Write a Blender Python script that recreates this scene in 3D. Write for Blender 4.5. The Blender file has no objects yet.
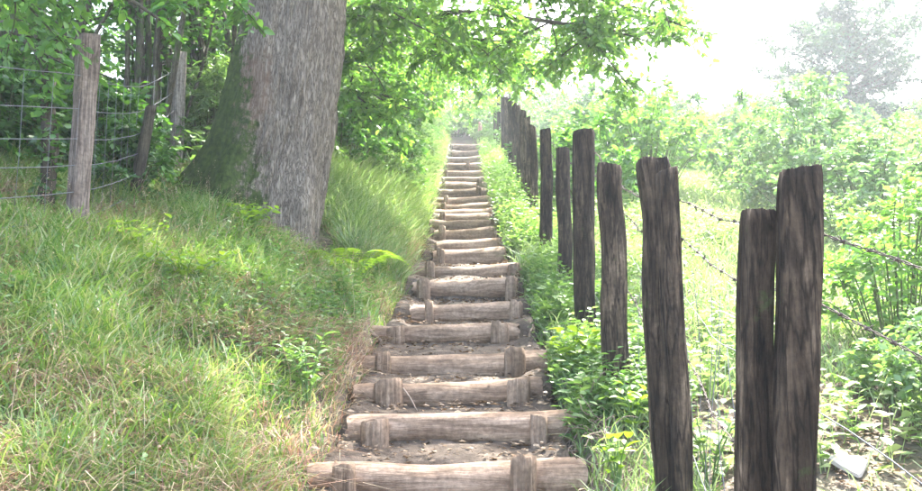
import bpy, math
import numpy as np
from mathutils import Vector

# ------------------------------------------------------------------ camera, sky, sun, exposure
SC = bpy.context.scene
COL = SC.collection
F_PX, CX, CY = 900.0, 461.0, 245.5
PITCH = math.radians(8.53)
cam_d = bpy.data.cameras.new("camera")
cam = bpy.data.objects.new("camera", cam_d)
COL.objects.link(cam)
cam_d.sensor_width = 36.0
cam_d.lens = 36.0 * F_PX / 922.0
cam_d.clip_start = 0.05
cam_d.clip_end = 2000.0
cam.location = (0, 0, 0)
cam.rotation_euler = (math.radians(90) + PITCH, 0, 0)
SC.camera = cam

SUN_EL, SUN_AZ = math.radians(56), math.radians(27)      # azimuth from +Y towards +X
world = bpy.data.worlds.new("World")
SC.world = world
world.use_nodes = True
wn = world.node_tree
wn.nodes.clear()
sky = wn.nodes.new("ShaderNodeTexSky")
sky.sky_type = 'NISHITA'
sky.sun_disc = False
sky.sun_elevation = SUN_EL
sky.sun_rotation = SUN_AZ
sky.altitude = 0
sky.air_density = 1.0
sky.dust_density = 5.0
sky.ozone_density = 1.0
bg = wn.nodes.new("ShaderNodeBackground")
bg.inputs[1].default_value = 0.15
wo = wn.nodes.new("ShaderNodeOutputWorld")
wn.links.new(sky.outputs[0], bg.inputs[0])
wn.links.new(bg.outputs[0], wo.inputs[0])

sl = bpy.data.lights.new("sun", 'SUN')
sl.energy = 3.4
sl.angle = math.radians(0.8)
sl.color = (1.0, 0.965, 0.91)
sun = bpy.data.objects.new("sun", sl)
COL.objects.link(sun)
to_sun = Vector((math.sin(SUN_AZ) * math.cos(SUN_EL), math.cos(SUN_AZ) * math.cos(SUN_EL), math.sin(SUN_EL)))
sun.rotation_euler = to_sun.to_track_quat('Z', 'Y').to_euler()
sun.location = to_sun * 60

SC.view_settings.view_transform = 'Standard'
SC.view_settings.look = 'None'
SC.view_settings.gamma = 1.0
SC.view_settings.use_curve_mapping = False
SC.view_settings.exposure = 3.45
SC.render.engine = 'CYCLES'
SC.cycles.max_bounces = 8
SC.cycles.diffuse_bounces = 4
SC.cycles.transmission_bounces = 5
SC.cycles.use_denoising = True

# ------------------------------------------------------------------ helpers
def P(px, py, d):
    """pixel of the photograph + horizontal distance -> point"""
    a, b = (px - CX) / F_PX, (CY - py) / F_PX
    cp, sp = math.cos(PITCH), math.sin(PITCH)
    y, z = cp - b * sp, sp + b * cp
    s = d / y
    return np.array((a * s, d, z * s))

def hash3(ix, iy, iz, seed):
    n = (ix * 374761393 + iy * 668265263 + iz * 2147483647 + seed * 1274126177) & 0xFFFFFFFF
    n = ((n ^ (n >> 13)) * 1274126177) & 0xFFFFFFFF
    n = (n ^ (n >> 16)) & 0xFFFFFF
    return n / float(0xFFFFFF)

def vn(x, y, z=0.0, seed=0):
    """value noise, -1..1, vectorised"""
    x, y, z = np.broadcast_arrays(np.asarray(x, float), np.asarray(y, float), np.asarray(z, float))
    ix, iy, iz = (np.floor(v).astype(np.int64) for v in (x, y, z))
    fx, fy, fz = x - ix, y - iy, z - iz
    fx, fy, fz = (f * f * (3 - 2 * f) for f in (fx, fy, fz))
    r = 0
    for a in (0, 1):
        for b in (0, 1):
            for c in (0, 1):
                w = (fx if a else 1 - fx) * (fy if b else 1 - fy) * (fz if c else 1 - fz)
                r = r + w * hash3(ix + a, iy + b, iz + c, seed)
    return 2 * r - 1

def fbm(x, y, z=0.0, seed=0, o=3):
    r, a = 0, 1.0
    for i in range(o):
        r = r + a * vn(np.asarray(x) * 2 ** i, np.asarray(y) * 2 ** i, np.asarray(z) * 2 ** i, seed + i)
        a *= 0.5
    return r

class MB:
    """collects vertices and polygons, builds ONE mesh"""
    def __init__(self):
        self.v, self.f, self.n = [], [], 0
    def add(self, v, f):
        v = np.asarray(v, float).reshape(-1, 3)
        f = np.asarray(f, np.int64)
        self.v.append(v)
        self.f.append(f + self.n)
        self.n += len(v)
    def mesh(self, name, mat, smooth=True, origin=(0, 0, 0)):
        me = bpy.data.meshes.new(name)
        V = np.concatenate(self.v) - np.asarray(origin, float)
        me.vertices.add(len(V))
        me.vertices.foreach_set("co", V.astype(np.float32).ravel())
        loops = np.concatenate([f.ravel() for f in self.f])
        tot = np.concatenate([np.full(len(f), f.shape[1]) for f in self.f])
        st = np.concatenate([[0], np.cumsum(tot)[:-1]])
        me.loops.add(len(loops))
        me.loops.foreach_set("vertex_index", loops.astype(np.int32))
        me.polygons.add(len(tot))
        me.polygons.foreach_set("loop_start", st.astype(np.int32))
        me.polygons.foreach_set("loop_total", tot.astype(np.int32))
        me.polygons.foreach_set("use_smooth", np.full(len(tot), smooth))
        me.update(calc_edges=True)
        me.validate()
        if mat:
            me.materials.append(mat)
        return me

def link(name, data, parent=None, loc=(0, 0, 0)):
    o = bpy.data.objects.new(name, data)
    COL.objects.link(o)
    o.location = tuple(float(c) for c in loc)
    if parent:
        o.parent = parent
    return o

def tag(o, label=None, cat=None, group=None, kind=None):
    if label: o["label"] = label
    if cat: o["category"] = cat
    if group: o["group"] = group
    if kind: o["kind"] = kind
    return o

def thing(name, label, cat, loc=(0, 0, 0), group=None):
    return tag(link(name, None, None, loc), label, cat, group)

def dup(root, loc, rz=0.0, sc=1.0, label=None, group=None):
    r = root.copy(); COL.objects.link(r)
    r.location = tuple(float(c) for c in loc); r.rotation_euler = (0, 0, rz)
    r.scale = (sc, sc, sc) if not isinstance(sc, tuple) else sc
    if label: r["label"] = label
    if group: r["group"] = group
    for ch in list(root.children):
        c = ch.copy(); COL.objects.link(c); c.parent = r
        for g in list(ch.children):
            d = g.copy(); COL.objects.link(d); d.parent = c
    return r

def norm(v):
    v = np.asarray(v, float)
    return v / np.maximum(np.linalg.norm(v, axis=-1, keepdims=True), 1e-9)

def tube(mb, pts, rad, sides=8, cap=True):
    pts = np.asarray(pts, float)
    n = len(pts)
    rad = np.broadcast_to(np.asarray(rad, float), (n,))
    t = norm(np.gradient(pts, axis=0))
    ref = np.array((0.31, 0.17, 0.93)) if abs(t[0] @ np.array((0.31, 0.17, 0.93))) < 0.9 else np.array((1.0, 0.1, 0))
    u = norm(np.cross(t, ref)); w = np.cross(t, u)
    th = np.arange(sides) * 2 * math.pi / sides
    V = pts[:, None, :] + rad[:, None, None] * (np.cos(th)[None, :, None] * u[:, None, :] + np.sin(th)[None, :, None] * w[:, None, :])
    i, j = np.meshgrid(np.arange(n - 1), np.arange(sides), indexing='ij')
    j2 = (j + 1) % sides
    Fq = np.stack([i * sides + j, i * sides + j2, (i + 1) * sides + j2, (i + 1) * sides + j], -1).reshape(-1, 4)
    mb.add(V.reshape(-1, 3), Fq)
    if cap:
        base = mb.n - n * sides
        mb.f.append(np.arange(base, base + sides)[::-1][None, :].copy())
        mb.f.append(np.arange(base + (n - 1) * sides, base + n * sides)[None, :].copy())

def smooth_poly(pts, n):
    """Catmull-Rom resample"""
    p = np.asarray(pts, float)
    q = np.vstack([2 * p[0] - p[1], p, 2 * p[-1] - p[-2]])
    out = []
    for s in np.linspace(0, len(p) - 1 - 1e-6, n):
        k = int(s); t = s - k
        a, b, c, d = q[k], q[k + 1], q[k + 2], q[k + 3]
        out.append(0.5 * (2 * b + (c - a) * t + (2 * a - 5 * b + 4 * c - d) * t * t + (3 * b - a - 3 * c + d) * t ** 3))
    return np.array(out)

# leaves -------------------------------------------------------------
L6 = np.array([(0, 0, 0), (.28, .25, .05), (.68, .22, .02), (1, 0, -.10), (.68, -.22, .02), (.28, -.25, .05)])
F6 = np.array([(0, 1, 2, 3), (0, 3, 4, 5)])
L4 = np.array([(0, 0, 0), (.45, .3, .07), (1, 0, -.05), (.45, -.3, .07)])
F4 = np.array([(0, 1, 2), (0, 2, 3)])
LN = np.array([(0, 0, 0), (.4, .10, .03), (1, 0, -.18), (.4, -.10, .03)])     # narrow leaf
def leaves(mb, pos, along, normal, size, tpl=(L6, F6)):
    T, Fc = tpl
    a = norm(along); b = norm(np.cross(normal, a)); c = np.cross(a, b)
    s = np.asarray(size)[:, None, None]
    V = pos[:, None, :] + s * (T[None, :, 0:1] * a[:, None, :] + T[None, :, 1:2] * b[:, None, :] + T[None, :, 2:3] * c[:, None, :])
    n, k = len(pos), len(T)
    Fa = (np.arange(n) * k)[:, None, None] + Fc[None]
    mb.add(V.reshape(-1, 3), Fa.reshape(-1, Fc.shape[1]))

def twig_leaves(mb, rng, p0, dr, L, per, size, tpl=(L6, F6), up=0.75, droop=0.25):
    """leaves set alternately along many straight twigs (arrays)"""
    n = len(p0)
    p0 = np.repeat(p0, per, 0); dr = np.repeat(norm(dr), per, 0); L = np.repeat(L, per)
    t = (np.tile(np.arange(per), n) + rng.uniform(0.1, 1.0, n * per)) / per
    side = norm(np.cross(dr, (0, 0, 1)) + 1e-4) * np.where(np.tile(np.arange(per), n) % 2, 1, -1)[:, None]
    al = dr * rng.uniform(.35, 1.0, (n * per, 1)) + side * rng.uniform(.3, 1.0, (n * per, 1)) + rng.normal(0, .28, (n * per, 3))
    al[:, 2] -= droop
    nm = np.array((0, 0, up)) + rng.normal(0, .42, (n * per, 3))
    pos = p0 + dr * (L * t)[:, None]
    pos[:, 2] -= 0.25 * L * t * t
    leaves(mb, pos, al, nm, size * rng.uniform(.55, 1.25, n * per), tpl)

def blades(mb, rng, base, h, w, lean, az=None):
    """curved grass blades, 5 triangles each"""
    n = len(base)
    az = rng.uniform(0, 2 * math.pi, n) if az is None else az
    d = np.stack([np.cos(az), np.sin(az), np.zeros(n)], -1)
    fa = rng.uniform(0, math.pi, n)
    sd = np.stack([np.cos(fa), np.sin(fa), np.zeros(n)], -1)
    V = []
    for t, wf in ((0, 1.0), (.4, .85), (.75, .55), (1.0, 0)):
        c = base + d * (h * lean * t * t)[:, None]
        c = c + np.array((0, 0, 1)) * (h * (t - .45 * np.minimum(lean, 1.6) * t * t * t))[:, None]
        if wf:
            V += [c - sd * (w * wf * .5)[:, None], c + sd * (w * wf * .5)[:, None]]
        else:
            V += [c]
    V = np.stack(V, 1)
    T = np.array([(0, 1, 3), (0, 3, 2), (2, 3, 5), (2, 5, 4), (4, 5, 6)])
    mb.add(V.reshape(-1, 3), ((np.arange(n) * 7)[:, None, None] + T[None]).reshape(-1, 3))

# ------------------------------------------------------------------ materials
def new_mat(name):
    m = bpy.data.materials.new(name); m.use_nodes = True
    nt = m.node_tree; nt.nodes.clear()
    out = nt.nodes.new("ShaderNodeOutputMaterial")
    return m, nt, out

def ramp(nt, fac, stops):
    r = nt.nodes.new("ShaderNodeValToRGB")
    e = r.color_ramp.elements
    while len(e) < len(stops): e.new(0.5)
    for i, (p, c) in enumerate(stops):
        e[i].position = p; e[i].color = (*c, 1)
    nt.links.new(fac, r.inputs[0])
    return r.outputs[0]

def noise(nt, vec, scale, detail=4, rough=.55, dist=0.0):
    n = nt.nodes.new("ShaderNodeTexNoise")
    n.inputs["Scale"].default_value = scale; n.inputs["Detail"].default_value = detail
    n.inputs["Roughness"].default_value = rough; n.inputs["Distortion"].default_value = dist
    if vec is not None: nt.links.new(vec, n.inputs["Vector"])
    return n.outputs["Fac"]

def mapping(nt, scale, coord="Object"):
    tc = nt.nodes.new("ShaderNodeTexCoord"); mp = nt.nodes.new("ShaderNodeMapping")
    mp.inputs["Scale"].default_value = scale
    nt.links.new(tc.outputs[coord], mp.inputs["Vector"])
    return mp.outputs[0], tc

def mixc(nt, fac, a, b, mode='MIX'):
    m = nt.nodes.new("ShaderNodeMix"); m.data_type = 'RGBA'; m.blend_type = mode
    for s, v in ((0, fac), (6, a), (7, b)):
        if hasattr(v, "links"): nt.links.new(v, m.inputs[s])
        else: m.inputs[s].default_value = v if s == 0 else (*v, 1)
    return m.outputs[2]

def leaf_mat(name, cols, trans=.45, gloss=.05, tint=(1.15, 1.15, .55)):
    m, nt, out = new_mat(name)
    g = nt.nodes.new("ShaderNodeNewGeometry")
    pts = [(i / max(1, len(cols) - 1), c) for i, c in enumerate(cols)]
    col = ramp(nt, g.outputs["Random Per Island"], pts)
    tc = nt.nodes.new("ShaderNodeTexCoord")
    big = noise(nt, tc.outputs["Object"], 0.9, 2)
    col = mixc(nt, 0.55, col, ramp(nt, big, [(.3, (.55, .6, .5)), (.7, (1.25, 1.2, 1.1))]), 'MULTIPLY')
    d = nt.nodes.new("ShaderNodeBsdfDiffuse"); t = nt.nodes.new("ShaderNodeBsdfTranslucent")
    nt.links.new(col, d.inputs[0])
    nt.links.new(mixc(nt, 1.0, col, tint, 'MULTIPLY'), t.inputs[0])
    mx = nt.nodes.new("ShaderNodeMixShader"); mx.inputs[0].default_value = trans
    nt.links.new(d.outputs[0], mx.inputs[1]); nt.links.new(t.outputs[0], mx.inputs[2])
    gl = nt.nodes.new("ShaderNodeBsdfGlossy"); gl.inputs["Roughness"].default_value = .5
    m2 = nt.nodes.new("ShaderNodeMixShader"); m2.inputs[0].default_value = gloss
    nt.links.new(mx.outputs[0], m2.inputs[1]); nt.links.new(gl.outputs[0], m2.inputs[2])
    nt.links.new(m2.outputs[0], out.inputs[0])
    return m

def wood_mat(name, axis, stops, scale=1.0, bump=.6, rough=.85, moss=None, crk=.6, stretch=.55, blotch=(1.3, 1.27, 1.22), tones=((.72, .70, .66), (1.15, 1.13, 1.1))):
    """weathered wood with grain drawn out along an axis"""
    m, nt, out = new_mat(name)
    s = [9.0, 9.0, 9.0]; s["xyz".index(axis)] = stretch
    vec, tc = mapping(nt, tuple(v * scale for v in s))
    oi = nt.nodes.new("ShaderNodeObjectInfo")
    add = nt.nodes.new("ShaderNodeVectorMath"); add.operation = 'ADD'
    mul = nt.nodes.new("ShaderNodeVectorMath"); mul.operation = 'SCALE'
    cmb = nt.nodes.new("ShaderNodeCombineXYZ")
    for k in range(3): nt.links.new(oi.outputs["Random"], cmb.inputs[k])
    nt.links.new(cmb.outputs[0], mul.inputs[0]); mul.inputs["Scale"].default_value = 37.0
    nt.links.new(vec, add.inputs[0]); nt.links.new(mul.outputs[0], add.inputs[1])
    grain = noise(nt, add.outputs[0], 2.2, 6, .65, .6)
    col = ramp(nt, grain, stops)
    blot = noise(nt, tc.outputs["Object"], 4.5, 5, .6)
    col = mixc(nt, .75, col, ramp(nt, blot, [(.30, (.5, .45, .41)), (.52, (1, 1, 1)), (.72, blotch)]), 'MULTIPLY')
    ck = noise(nt, add.outputs[0], 3.6, 3, .5, .3)
    crack = ramp(nt, ck, [(.40, (1, 1, 1)), (.455, (.22, .2, .18)), (.475, (.22, .2, .18)), (.53, (1, 1, 1))])
    col = mixc(nt, crk, col, crack, 'MULTIPLY')
    spk = noise(nt, tc.outputs["Object"], 38, 3, .7)
    col = mixc(nt, .6, col, ramp(nt, spk, [(.35, (.6, .57, .54)), (.65, (1.3, 1.28, 1.25))]), 'MULTIPLY')
    tone = ramp(nt, oi.outputs["Random"], [(0, tones[0]), (1, tones[1])])
    col = mixc(nt, 1.0, col, tone, 'MULTIPLY')
    if moss:
        mm = ramp(nt, noise(nt, tc.outputs["Object"], 7.0, 6, .7), [(moss[1], (0, 0, 0)), (moss[1] + .12, (1, 1, 1))])
        col = mixc(nt, mm, col, moss[0])
    b = nt.nodes.new("ShaderNodeBsdfPrincipled")
    b.inputs["Roughness"].default_value = rough
    b.inputs["Specular IOR Level"].default_value = .2
    nt.links.new(col, b.inputs["Base Color"])
    bp = nt.nodes.new("ShaderNodeBump"); bp.inputs["Strength"].default_value = bump; bp.inputs["Distance"].default_value = .02
    fine = noise(nt, add.outputs[0], 7.0, 4, .7)
    ad = nt.nodes.new("ShaderNodeMath"); ad.operation = 'ADD'
    nt.links.new(grain, ad.inputs[0]); nt.links.new(fine, ad.inputs[1])
    nt.links.new(ad.outputs[0], bp.inputs["Height"]); nt.links.new(bp.outputs[0], b.inputs["Normal"])
    nt.links.new(b.outputs[0], out.inputs[0])
    return m

def plain_mat(name, stops, scale, rough=.9, bump=.4, dist=.01, metal=0.0):
    m, nt, out = new_mat(name)
    tc = nt.nodes.new("ShaderNodeTexCoord")
    n1 = noise(nt, tc.outputs["Object"], scale, 8, .65)
    col = ramp(nt, n1, stops)
    b = nt.nodes.new("ShaderNodeBsdfPrincipled"); b.inputs["Roughness"].default_value = rough
    b.inputs["Specular IOR Level"].default_value = .2
    b.inputs["Metallic"].default_value = metal
    nt.links.new(col, b.inputs["Base Color"])
    bp = nt.nodes.new("ShaderNodeBump"); bp.inputs["Strength"].default_value = bump; bp.inputs["Distance"].default_value = dist
    nt.links.new(noise(nt, tc.outputs["Object"], scale * 4, 6, .7), bp.inputs["Height"]); nt.links.new(bp.outputs[0], b.inputs["Normal"])
    nt.links.new(b.outputs[0], out.inputs[0])
    return m

M_SOIL = plain_mat("bank_soil", [(.3, (.055, .04, .028)), (.5, (.11, .085, .06)), (.7, (.10, .11, .05))], 2.5, bump=.8, dist=.03)
M_PATH = plain_mat("trodden_earth", [(.25, (.03, .022, .016)), (.5, (.085, .064, .046)), (.75, (.19, .15, .115))], 9, bump=.9, dist=.02)
M_LOG = wood_mat("debarked_log", 'x', [(.22, (.085, .055, .036)), (.42, (.235, .163, .113)), (.6, (.37, .27, .195)), (.8, (.50, .39, .295))], 1.0, .5, crk=.22, stretch=.9)
M_STAKE = wood_mat("stake_wood", 'z', [(.25, (.10, .068, .045)), (.5, (.26, .185, .13)), (.75, (.42, .32, .24))], 1.3, .8, crk=.3)
M_POST = wood_mat("split_oak_post", 'z', [(.30, (.008, .0055, .0035)), (.45, (.03, .021, .013)), (.58, (.066, .048, .032)), (.75, (.19, .145, .098))], 1.0, 1.0, moss=((.05, .075, .02), .62), crk=.9, stretch=1.15, blotch=(2.1, 2.15, 2.2), tones=((.8, .78, .76), (1.9, 1.9, 1.9)))
M_POSTL = wood_mat("pale_sawn_post", 'z', [(.25, (.12, .09, .075)), (.5, (.28, .23, .20)), (.8, (.46, .40, .36))], 1.2, .7, moss=((.05, .08, .02), .62))
M_POSTS = wood_mat("lit_tone_post", 'z', [(.2, (.3, .26, .24)), (.5, (.5, .45, .42)), (.8, (.62, .58, .55))], 1.2, .7)  # post wood painted lighter, standing in for side light the trunk blocks
M_POSTD = wood_mat("dark_sawn_post_face", 'z', [(.25, (.035, .03, .02)), (.5, (.075, .065, .045)), (.8, (.12, .11, .08))], 1.2, .7)
M_STEM = wood_mat("shrub_stem_bark", 'z', [(.3, (.05, .045, .03)), (.55, (.11, .10, .075)), (.8, (.20, .19, .15))], 1.5, .5, moss=((.06, .09, .025), .5))
M_TWIG = plain_mat("twig_bark", [(.3, (.05, .04, .03)), (.7, (.10, .085, .06))], 8)
M_CANE = plain_mat("green_cane", [(.3, (.06, .075, .03)), (.7, (.12, .14, .05))], 8)
M_WIRE = plain_mat("galvanised_wire", [(.3, (.10, .10, .10)), (.7, (.19, .19, .19))], 30, rough=.8, bump=.1)
M_BARB = plain_mat("rusty_barbed_wire", [(.3, (.05, .04, .035)), (.7, (.13, .10, .08))], 40, rough=.7, bump=.2, metal=.2)
M_ROOT = plain_mat("dry_root", [(.3, (.12, .085, .06)), (.7, (.30, .23, .175))], 12)
M_STONE = plain_mat("pale_stone", [(.3, (.33, .29, .25)), (.7, (.5, .45, .40))], 14, bump=.3)
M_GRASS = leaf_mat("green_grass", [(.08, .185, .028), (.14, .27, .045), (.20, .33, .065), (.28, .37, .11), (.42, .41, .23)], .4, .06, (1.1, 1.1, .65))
M_DRY = leaf_mat("dry_grass", [(.27, .14, .10), (.37, .23, .17), (.46, .35, .25), (.55, .46, .32)], .3, .03, (1.0, .95, .8))
M_MEADOW = leaf_mat("meadow_grass", [(.11, .20, .05), (.18, .28, .09), (.26, .35, .15), (.34, .40, .22)], .42, .05, (1.05, 1.1, .75))
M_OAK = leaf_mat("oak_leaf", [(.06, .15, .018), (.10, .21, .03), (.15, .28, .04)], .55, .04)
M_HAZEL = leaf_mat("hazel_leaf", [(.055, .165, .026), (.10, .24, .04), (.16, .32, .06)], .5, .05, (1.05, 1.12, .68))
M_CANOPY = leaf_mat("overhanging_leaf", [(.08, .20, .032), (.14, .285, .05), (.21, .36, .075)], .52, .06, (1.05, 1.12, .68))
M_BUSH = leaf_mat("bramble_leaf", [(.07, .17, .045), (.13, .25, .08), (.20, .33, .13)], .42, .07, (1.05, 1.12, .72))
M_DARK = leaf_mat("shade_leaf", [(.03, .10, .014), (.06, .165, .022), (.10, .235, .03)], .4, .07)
M_LIME = leaf_mat("young_leaf", [(.16, .30, .035), (.22, .36, .045), (.28, .42, .06)], .5, .05)
M_WEED = leaf_mat("weed_leaf", [(.085, .185, .05), (.145, .26, .075), (.21, .33, .11)], .45, .06, (1.08, 1.12, .65))
M_FAR = leaf_mat("far_tree_leaf", [(.025, .06, .035), (.04, .09, .045), (.06, .12, .055)], .3, .05)
M_LITTER = leaf_mat("leaf_litter", [(.10, .065, .04), (.19, .13, .085), (.28, .21, .15)], .15, .03, (1, .9, .7))
M_PINK = leaf_mat("pink_bell", [(.60, .33, .33), (.70, .45, .42)], .35, .03, (1, .9, .9))

def bark_mat():
    m, nt, out = new_mat("oak_bark")
    vec, tc = mapping(nt, (25, 25, 4.0))
    rid = noise(nt, vec, 1.6, 7, .62, .5)
    ab = nt.nodes.new("ShaderNodeMath"); ab.operation = 'MULTIPLY_ADD'; nt.links.new(rid, ab.inputs[0]); ab.inputs[1].default_value = 2; ab.inputs[2].default_value = -1
    vo = nt.nodes.new("ShaderNodeMath"); vo.operation = 'ABSOLUTE'; nt.links.new(ab.outputs[0], vo.inputs[0])
    col = ramp(nt, vo.outputs[0], [(0, (.085, .067, .05)), (.10, (.22, .182, .143)), (.4, (.38, .325, .265))])
    fn = noise(nt, vec, 3.0, 6, .7)
    col = mixc(nt, .8, col, ramp(nt, fn, [(.3, (.6, .58, .55)), (.7, (1.25, 1.23, 1.2))]), 'MULTIPLY')
    sep = nt.nodes.new("ShaderNodeSeparateXYZ"); nt.links.new(tc.outputs["Object"], sep.inputs[0])
    # rust-brown scar low on the left of the stem
    sub = nt.nodes.new("ShaderNodeVectorMath"); sub.operation = 'DISTANCE'
    sm = nt.nodes.new("ShaderNodeMapping"); sm.inputs["Scale"].default_value = (1, .6, .55)
    nt.links.new(tc.outputs["Object"], sm.inputs["Vector"])
    nt.links.new(sm.outputs[0], sub.inputs[0]); sub.inputs[1].default_value = (-.13, -.34, .62)
    pn = noise(nt, tc.outputs["Object"], 9, 5, .7)
    pm = nt.nodes.new("ShaderNodeMath"); pm.operation = 'MULTIPLY_ADD'; nt.links.new(pn, pm.inputs[0]); pm.inputs[1].default_value = -.35; nt.links.new(sub.outputs["Value"], pm.inputs[2])
    scar = ramp(nt, pm.outputs[0], [(0, (.38, .38, .38)), (.11, (0, 0, 0))])
    col = mixc(nt, scar, col, (.17, .085, .05))
    # moss on the left side and the buttress
    mn = noise(nt, tc.outputs["Object"], 6, 9, .78)
    a1 = nt.nodes.new("ShaderNodeMath"); a1.operation = 'MULTIPLY_ADD'; nt.links.new(sep.outputs[0], a1.inputs[0]); a1.inputs[1].default_value = -.75; a1.inputs[2].default_value = .21
    zz = nt.nodes.new("ShaderNodeMath"); zz.operation = 'MULTIPLY_ADD'; nt.links.new(sep.outputs[2], zz.inputs[0]); zz.inputs[1].default_value = -.10; nt.links.new(a1.outputs[0], zz.inputs[2])
    a2 = nt.nodes.new("ShaderNodeMath"); a2.operation = 'ADD'; nt.links.new(zz.outputs[0], a2.inputs[0]); nt.links.new(mn, a2.inputs[1])
    mo = ramp(nt, a2.outputs[0], [(.66, (0, 0, 0)), (.76, (1, 1, 1))])
    mcol = ramp(nt, noise(nt, tc.outputs["Object"], 22, 4), [(.3, (.022, .036, .008)), (.7, (.075, .11, .022))])
    col = mixc(nt, mo, col, mcol)
    b = nt.nodes.new("ShaderNodeBsdfPrincipled"); b.inputs["Roughness"].default_value = .9; b.inputs["Specular IOR Level"].default_value = .15
    nt.links.new(col, b.inputs["Base Color"])
    bp = nt.nodes.new("ShaderNodeBump"); bp.inputs["Strength"].default_value = 1.0; bp.inputs["Distance"].default_value = .03
    cl = nt.nodes.new("ShaderNodeMath"); cl.operation = 'MINIMUM'; nt.links.new(vo.outputs[0], cl.inputs[0]); cl.inputs[1].default_value = .3
    ad = nt.nodes.new("ShaderNodeMath"); ad.operation = 'MULTIPLY_ADD'; nt.links.new(fn, ad.inputs[0]); ad.inputs[1].default_value = .35; nt.links.new(cl.outputs[0], ad.inputs[2])
    nt.links.new(ad.outputs[0], bp.inputs["Height"]); nt.links.new(bp.outputs[0], b.inputs["Normal"])
    nt.links.new(b.outputs[0], out.inputs[0])
    return m
M_BARK = bark_mat()

# ------------------------------------------------------------------ stairway table and terrain
Z0, SLOPE = -1.755, 0.325
def t_of(y):
    return math.tan(PITCH + math.atan((CY - y) / F_PX))
def d_of(y):
    return -Z0 / (SLOPE - t_of(y)) if SLOPE > t_of(y) else 99

# left end (x, top y), right end (x, top y), thickness px, stakes [(x0, x1, top y)]
STEPS = [
 (308, 461, 584, 456, 40, [(334, 357, 466), (509, 536, 456)]),
 (348, 414, 592, 407, 34, [(363, 390, 420), (530, 547, 416)]),
 (354, 382, 541, 376, 30, [(376, 403, 382), (507, 528, 379)]),
 (347, 355, 546, 348, 27, [(375, 391, 354), (503, 525, 350)]),
 (366, 325, 518, 321, 24, [(387, 406, 327), (490, 509, 324)]),
 (411, 304, 522, 301, 20, [(425, 434, 302), (509, 522, 302)]),
 (413, 281, 517, 276, 21, [(417, 431, 281), (505, 516, 278)]),
 (411, 266, 520, 262, 15, [(425, 435, 263), (507, 518, 264)]),
 (433, 251, 505, 245, 13, [(437, 445, 250)]),
 (437, 240, 500, 238, 12, [(498, 504, 239)]),
 (434, 229, 494, 226, 12, [(439, 446, 226)]),
 (430, 220, 497, 219, 10, [(491, 497, 219)]),
 (437, 213, 490, 212, 10, [(440, 446, 212)]),
 (434, 208.5, 494, 207, 9, []),
 (417, 203, 493, 202, 9, [(441, 446, 203)]),
 (414, 197, 491, 195.5, 9, [(444, 449, 196)]),
 (440, 189.5, 488, 188, 8, [(476, 482, 187)]),
 (439, 182, 487, 181.5, 8, [(442, 446, 182), (476, 482, 180)]),
 (443, 176.5, 486, 176, 8, []),
 (438, 171, 491, 169.5, 8, [(444, 448, 170)]),
 (447, 163.5, 488, 162.5, 6, [(466, 470, 162)]),
 (449, 157, 486, 156, 6, []),
 (452, 150, 484, 149.5, 6, []),
 (453, 144, 483, 143.5, 5, []),
 (456, 138, 482, 137.5, 5, []),
]
rows = []
for s in STEPS:
    yc = .5 * (s[1] + s[3])
    rows.append((d_of(yc), s))
STY = np.array([r[0] for r in rows])
STC = np.array([.5 * (P(s[0], s[1], d)[0] + P(s[2], s[3], d)[0]) for d, s in rows])
STZ = np.array([P(.5 * (s[0] + s[2]), .5 * (s[1] + s[3]), d)[2] for d, s in rows])
# smoothed centre line
cy_ = np.array([-6, 2.0, 4.3, 6.0, 8.3, 12, 16, 22, 30, 60])
cx_ = np.array([-.1, -.1, -.06, -.03, .03, .03, .03, .05, .1, .1])
def centre(y):
    return np.interp(y, cy_, cx_)
def zline(y):
    y = np.asarray(y, float)
    cr = 42.0
    k = np.where(y < cr, y, cr + 12 * (1 - np.exp(-(y - cr) / 12)))
    k = np.where(y < -6, -6 + (y + 6) * .3, k)
    return Z0 + SLOPE * k
def half(y):
    return np.interp(y, [3.5, 7.2, 8.8, 10.2, 40], [.63, .58, .55, .49, .52])
def sstep(a, b, x):
    t = np.clip((np.asarray(x, float) - a) / (b - a), 0, 1)
    return t * t * (3 - 2 * t)
def ground_z(x, y):
    x = np.asarray(x, float); y = np.asarray(y, float)
    u = x - centre(y)
    z = zline(y)
    l = np.maximum(-u - half(y), 0)
    bank = .365 * l - .03 * np.maximum(l - 1.8, 0) - .30 * np.maximum(l - 3.2, 0)
    r = np.maximum(u - 3.0, 0)
    bank = bank - .05 * np.minimum(r, 25)
    n = .10 * fbm(x * .55, y * .55, 0, 5) + .035 * fbm(x * 2.3, y * 2.3, 0, 9)
    bank = bank - .15 * np.exp(-((x + 1.1) / .45) ** 2 - ((y - 7.7) / .8) ** 2)
    z = z + bank + n * sstep(.55, 1.3, np.abs(u)) + .02
    au = np.abs(u) - half(y)
    dip = 1 - sstep(-.13, .13, au)
    inside = sstep(-8, -6, y) * (1 - sstep(33, 34, y))
    return z - .34 * dip * inside

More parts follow.
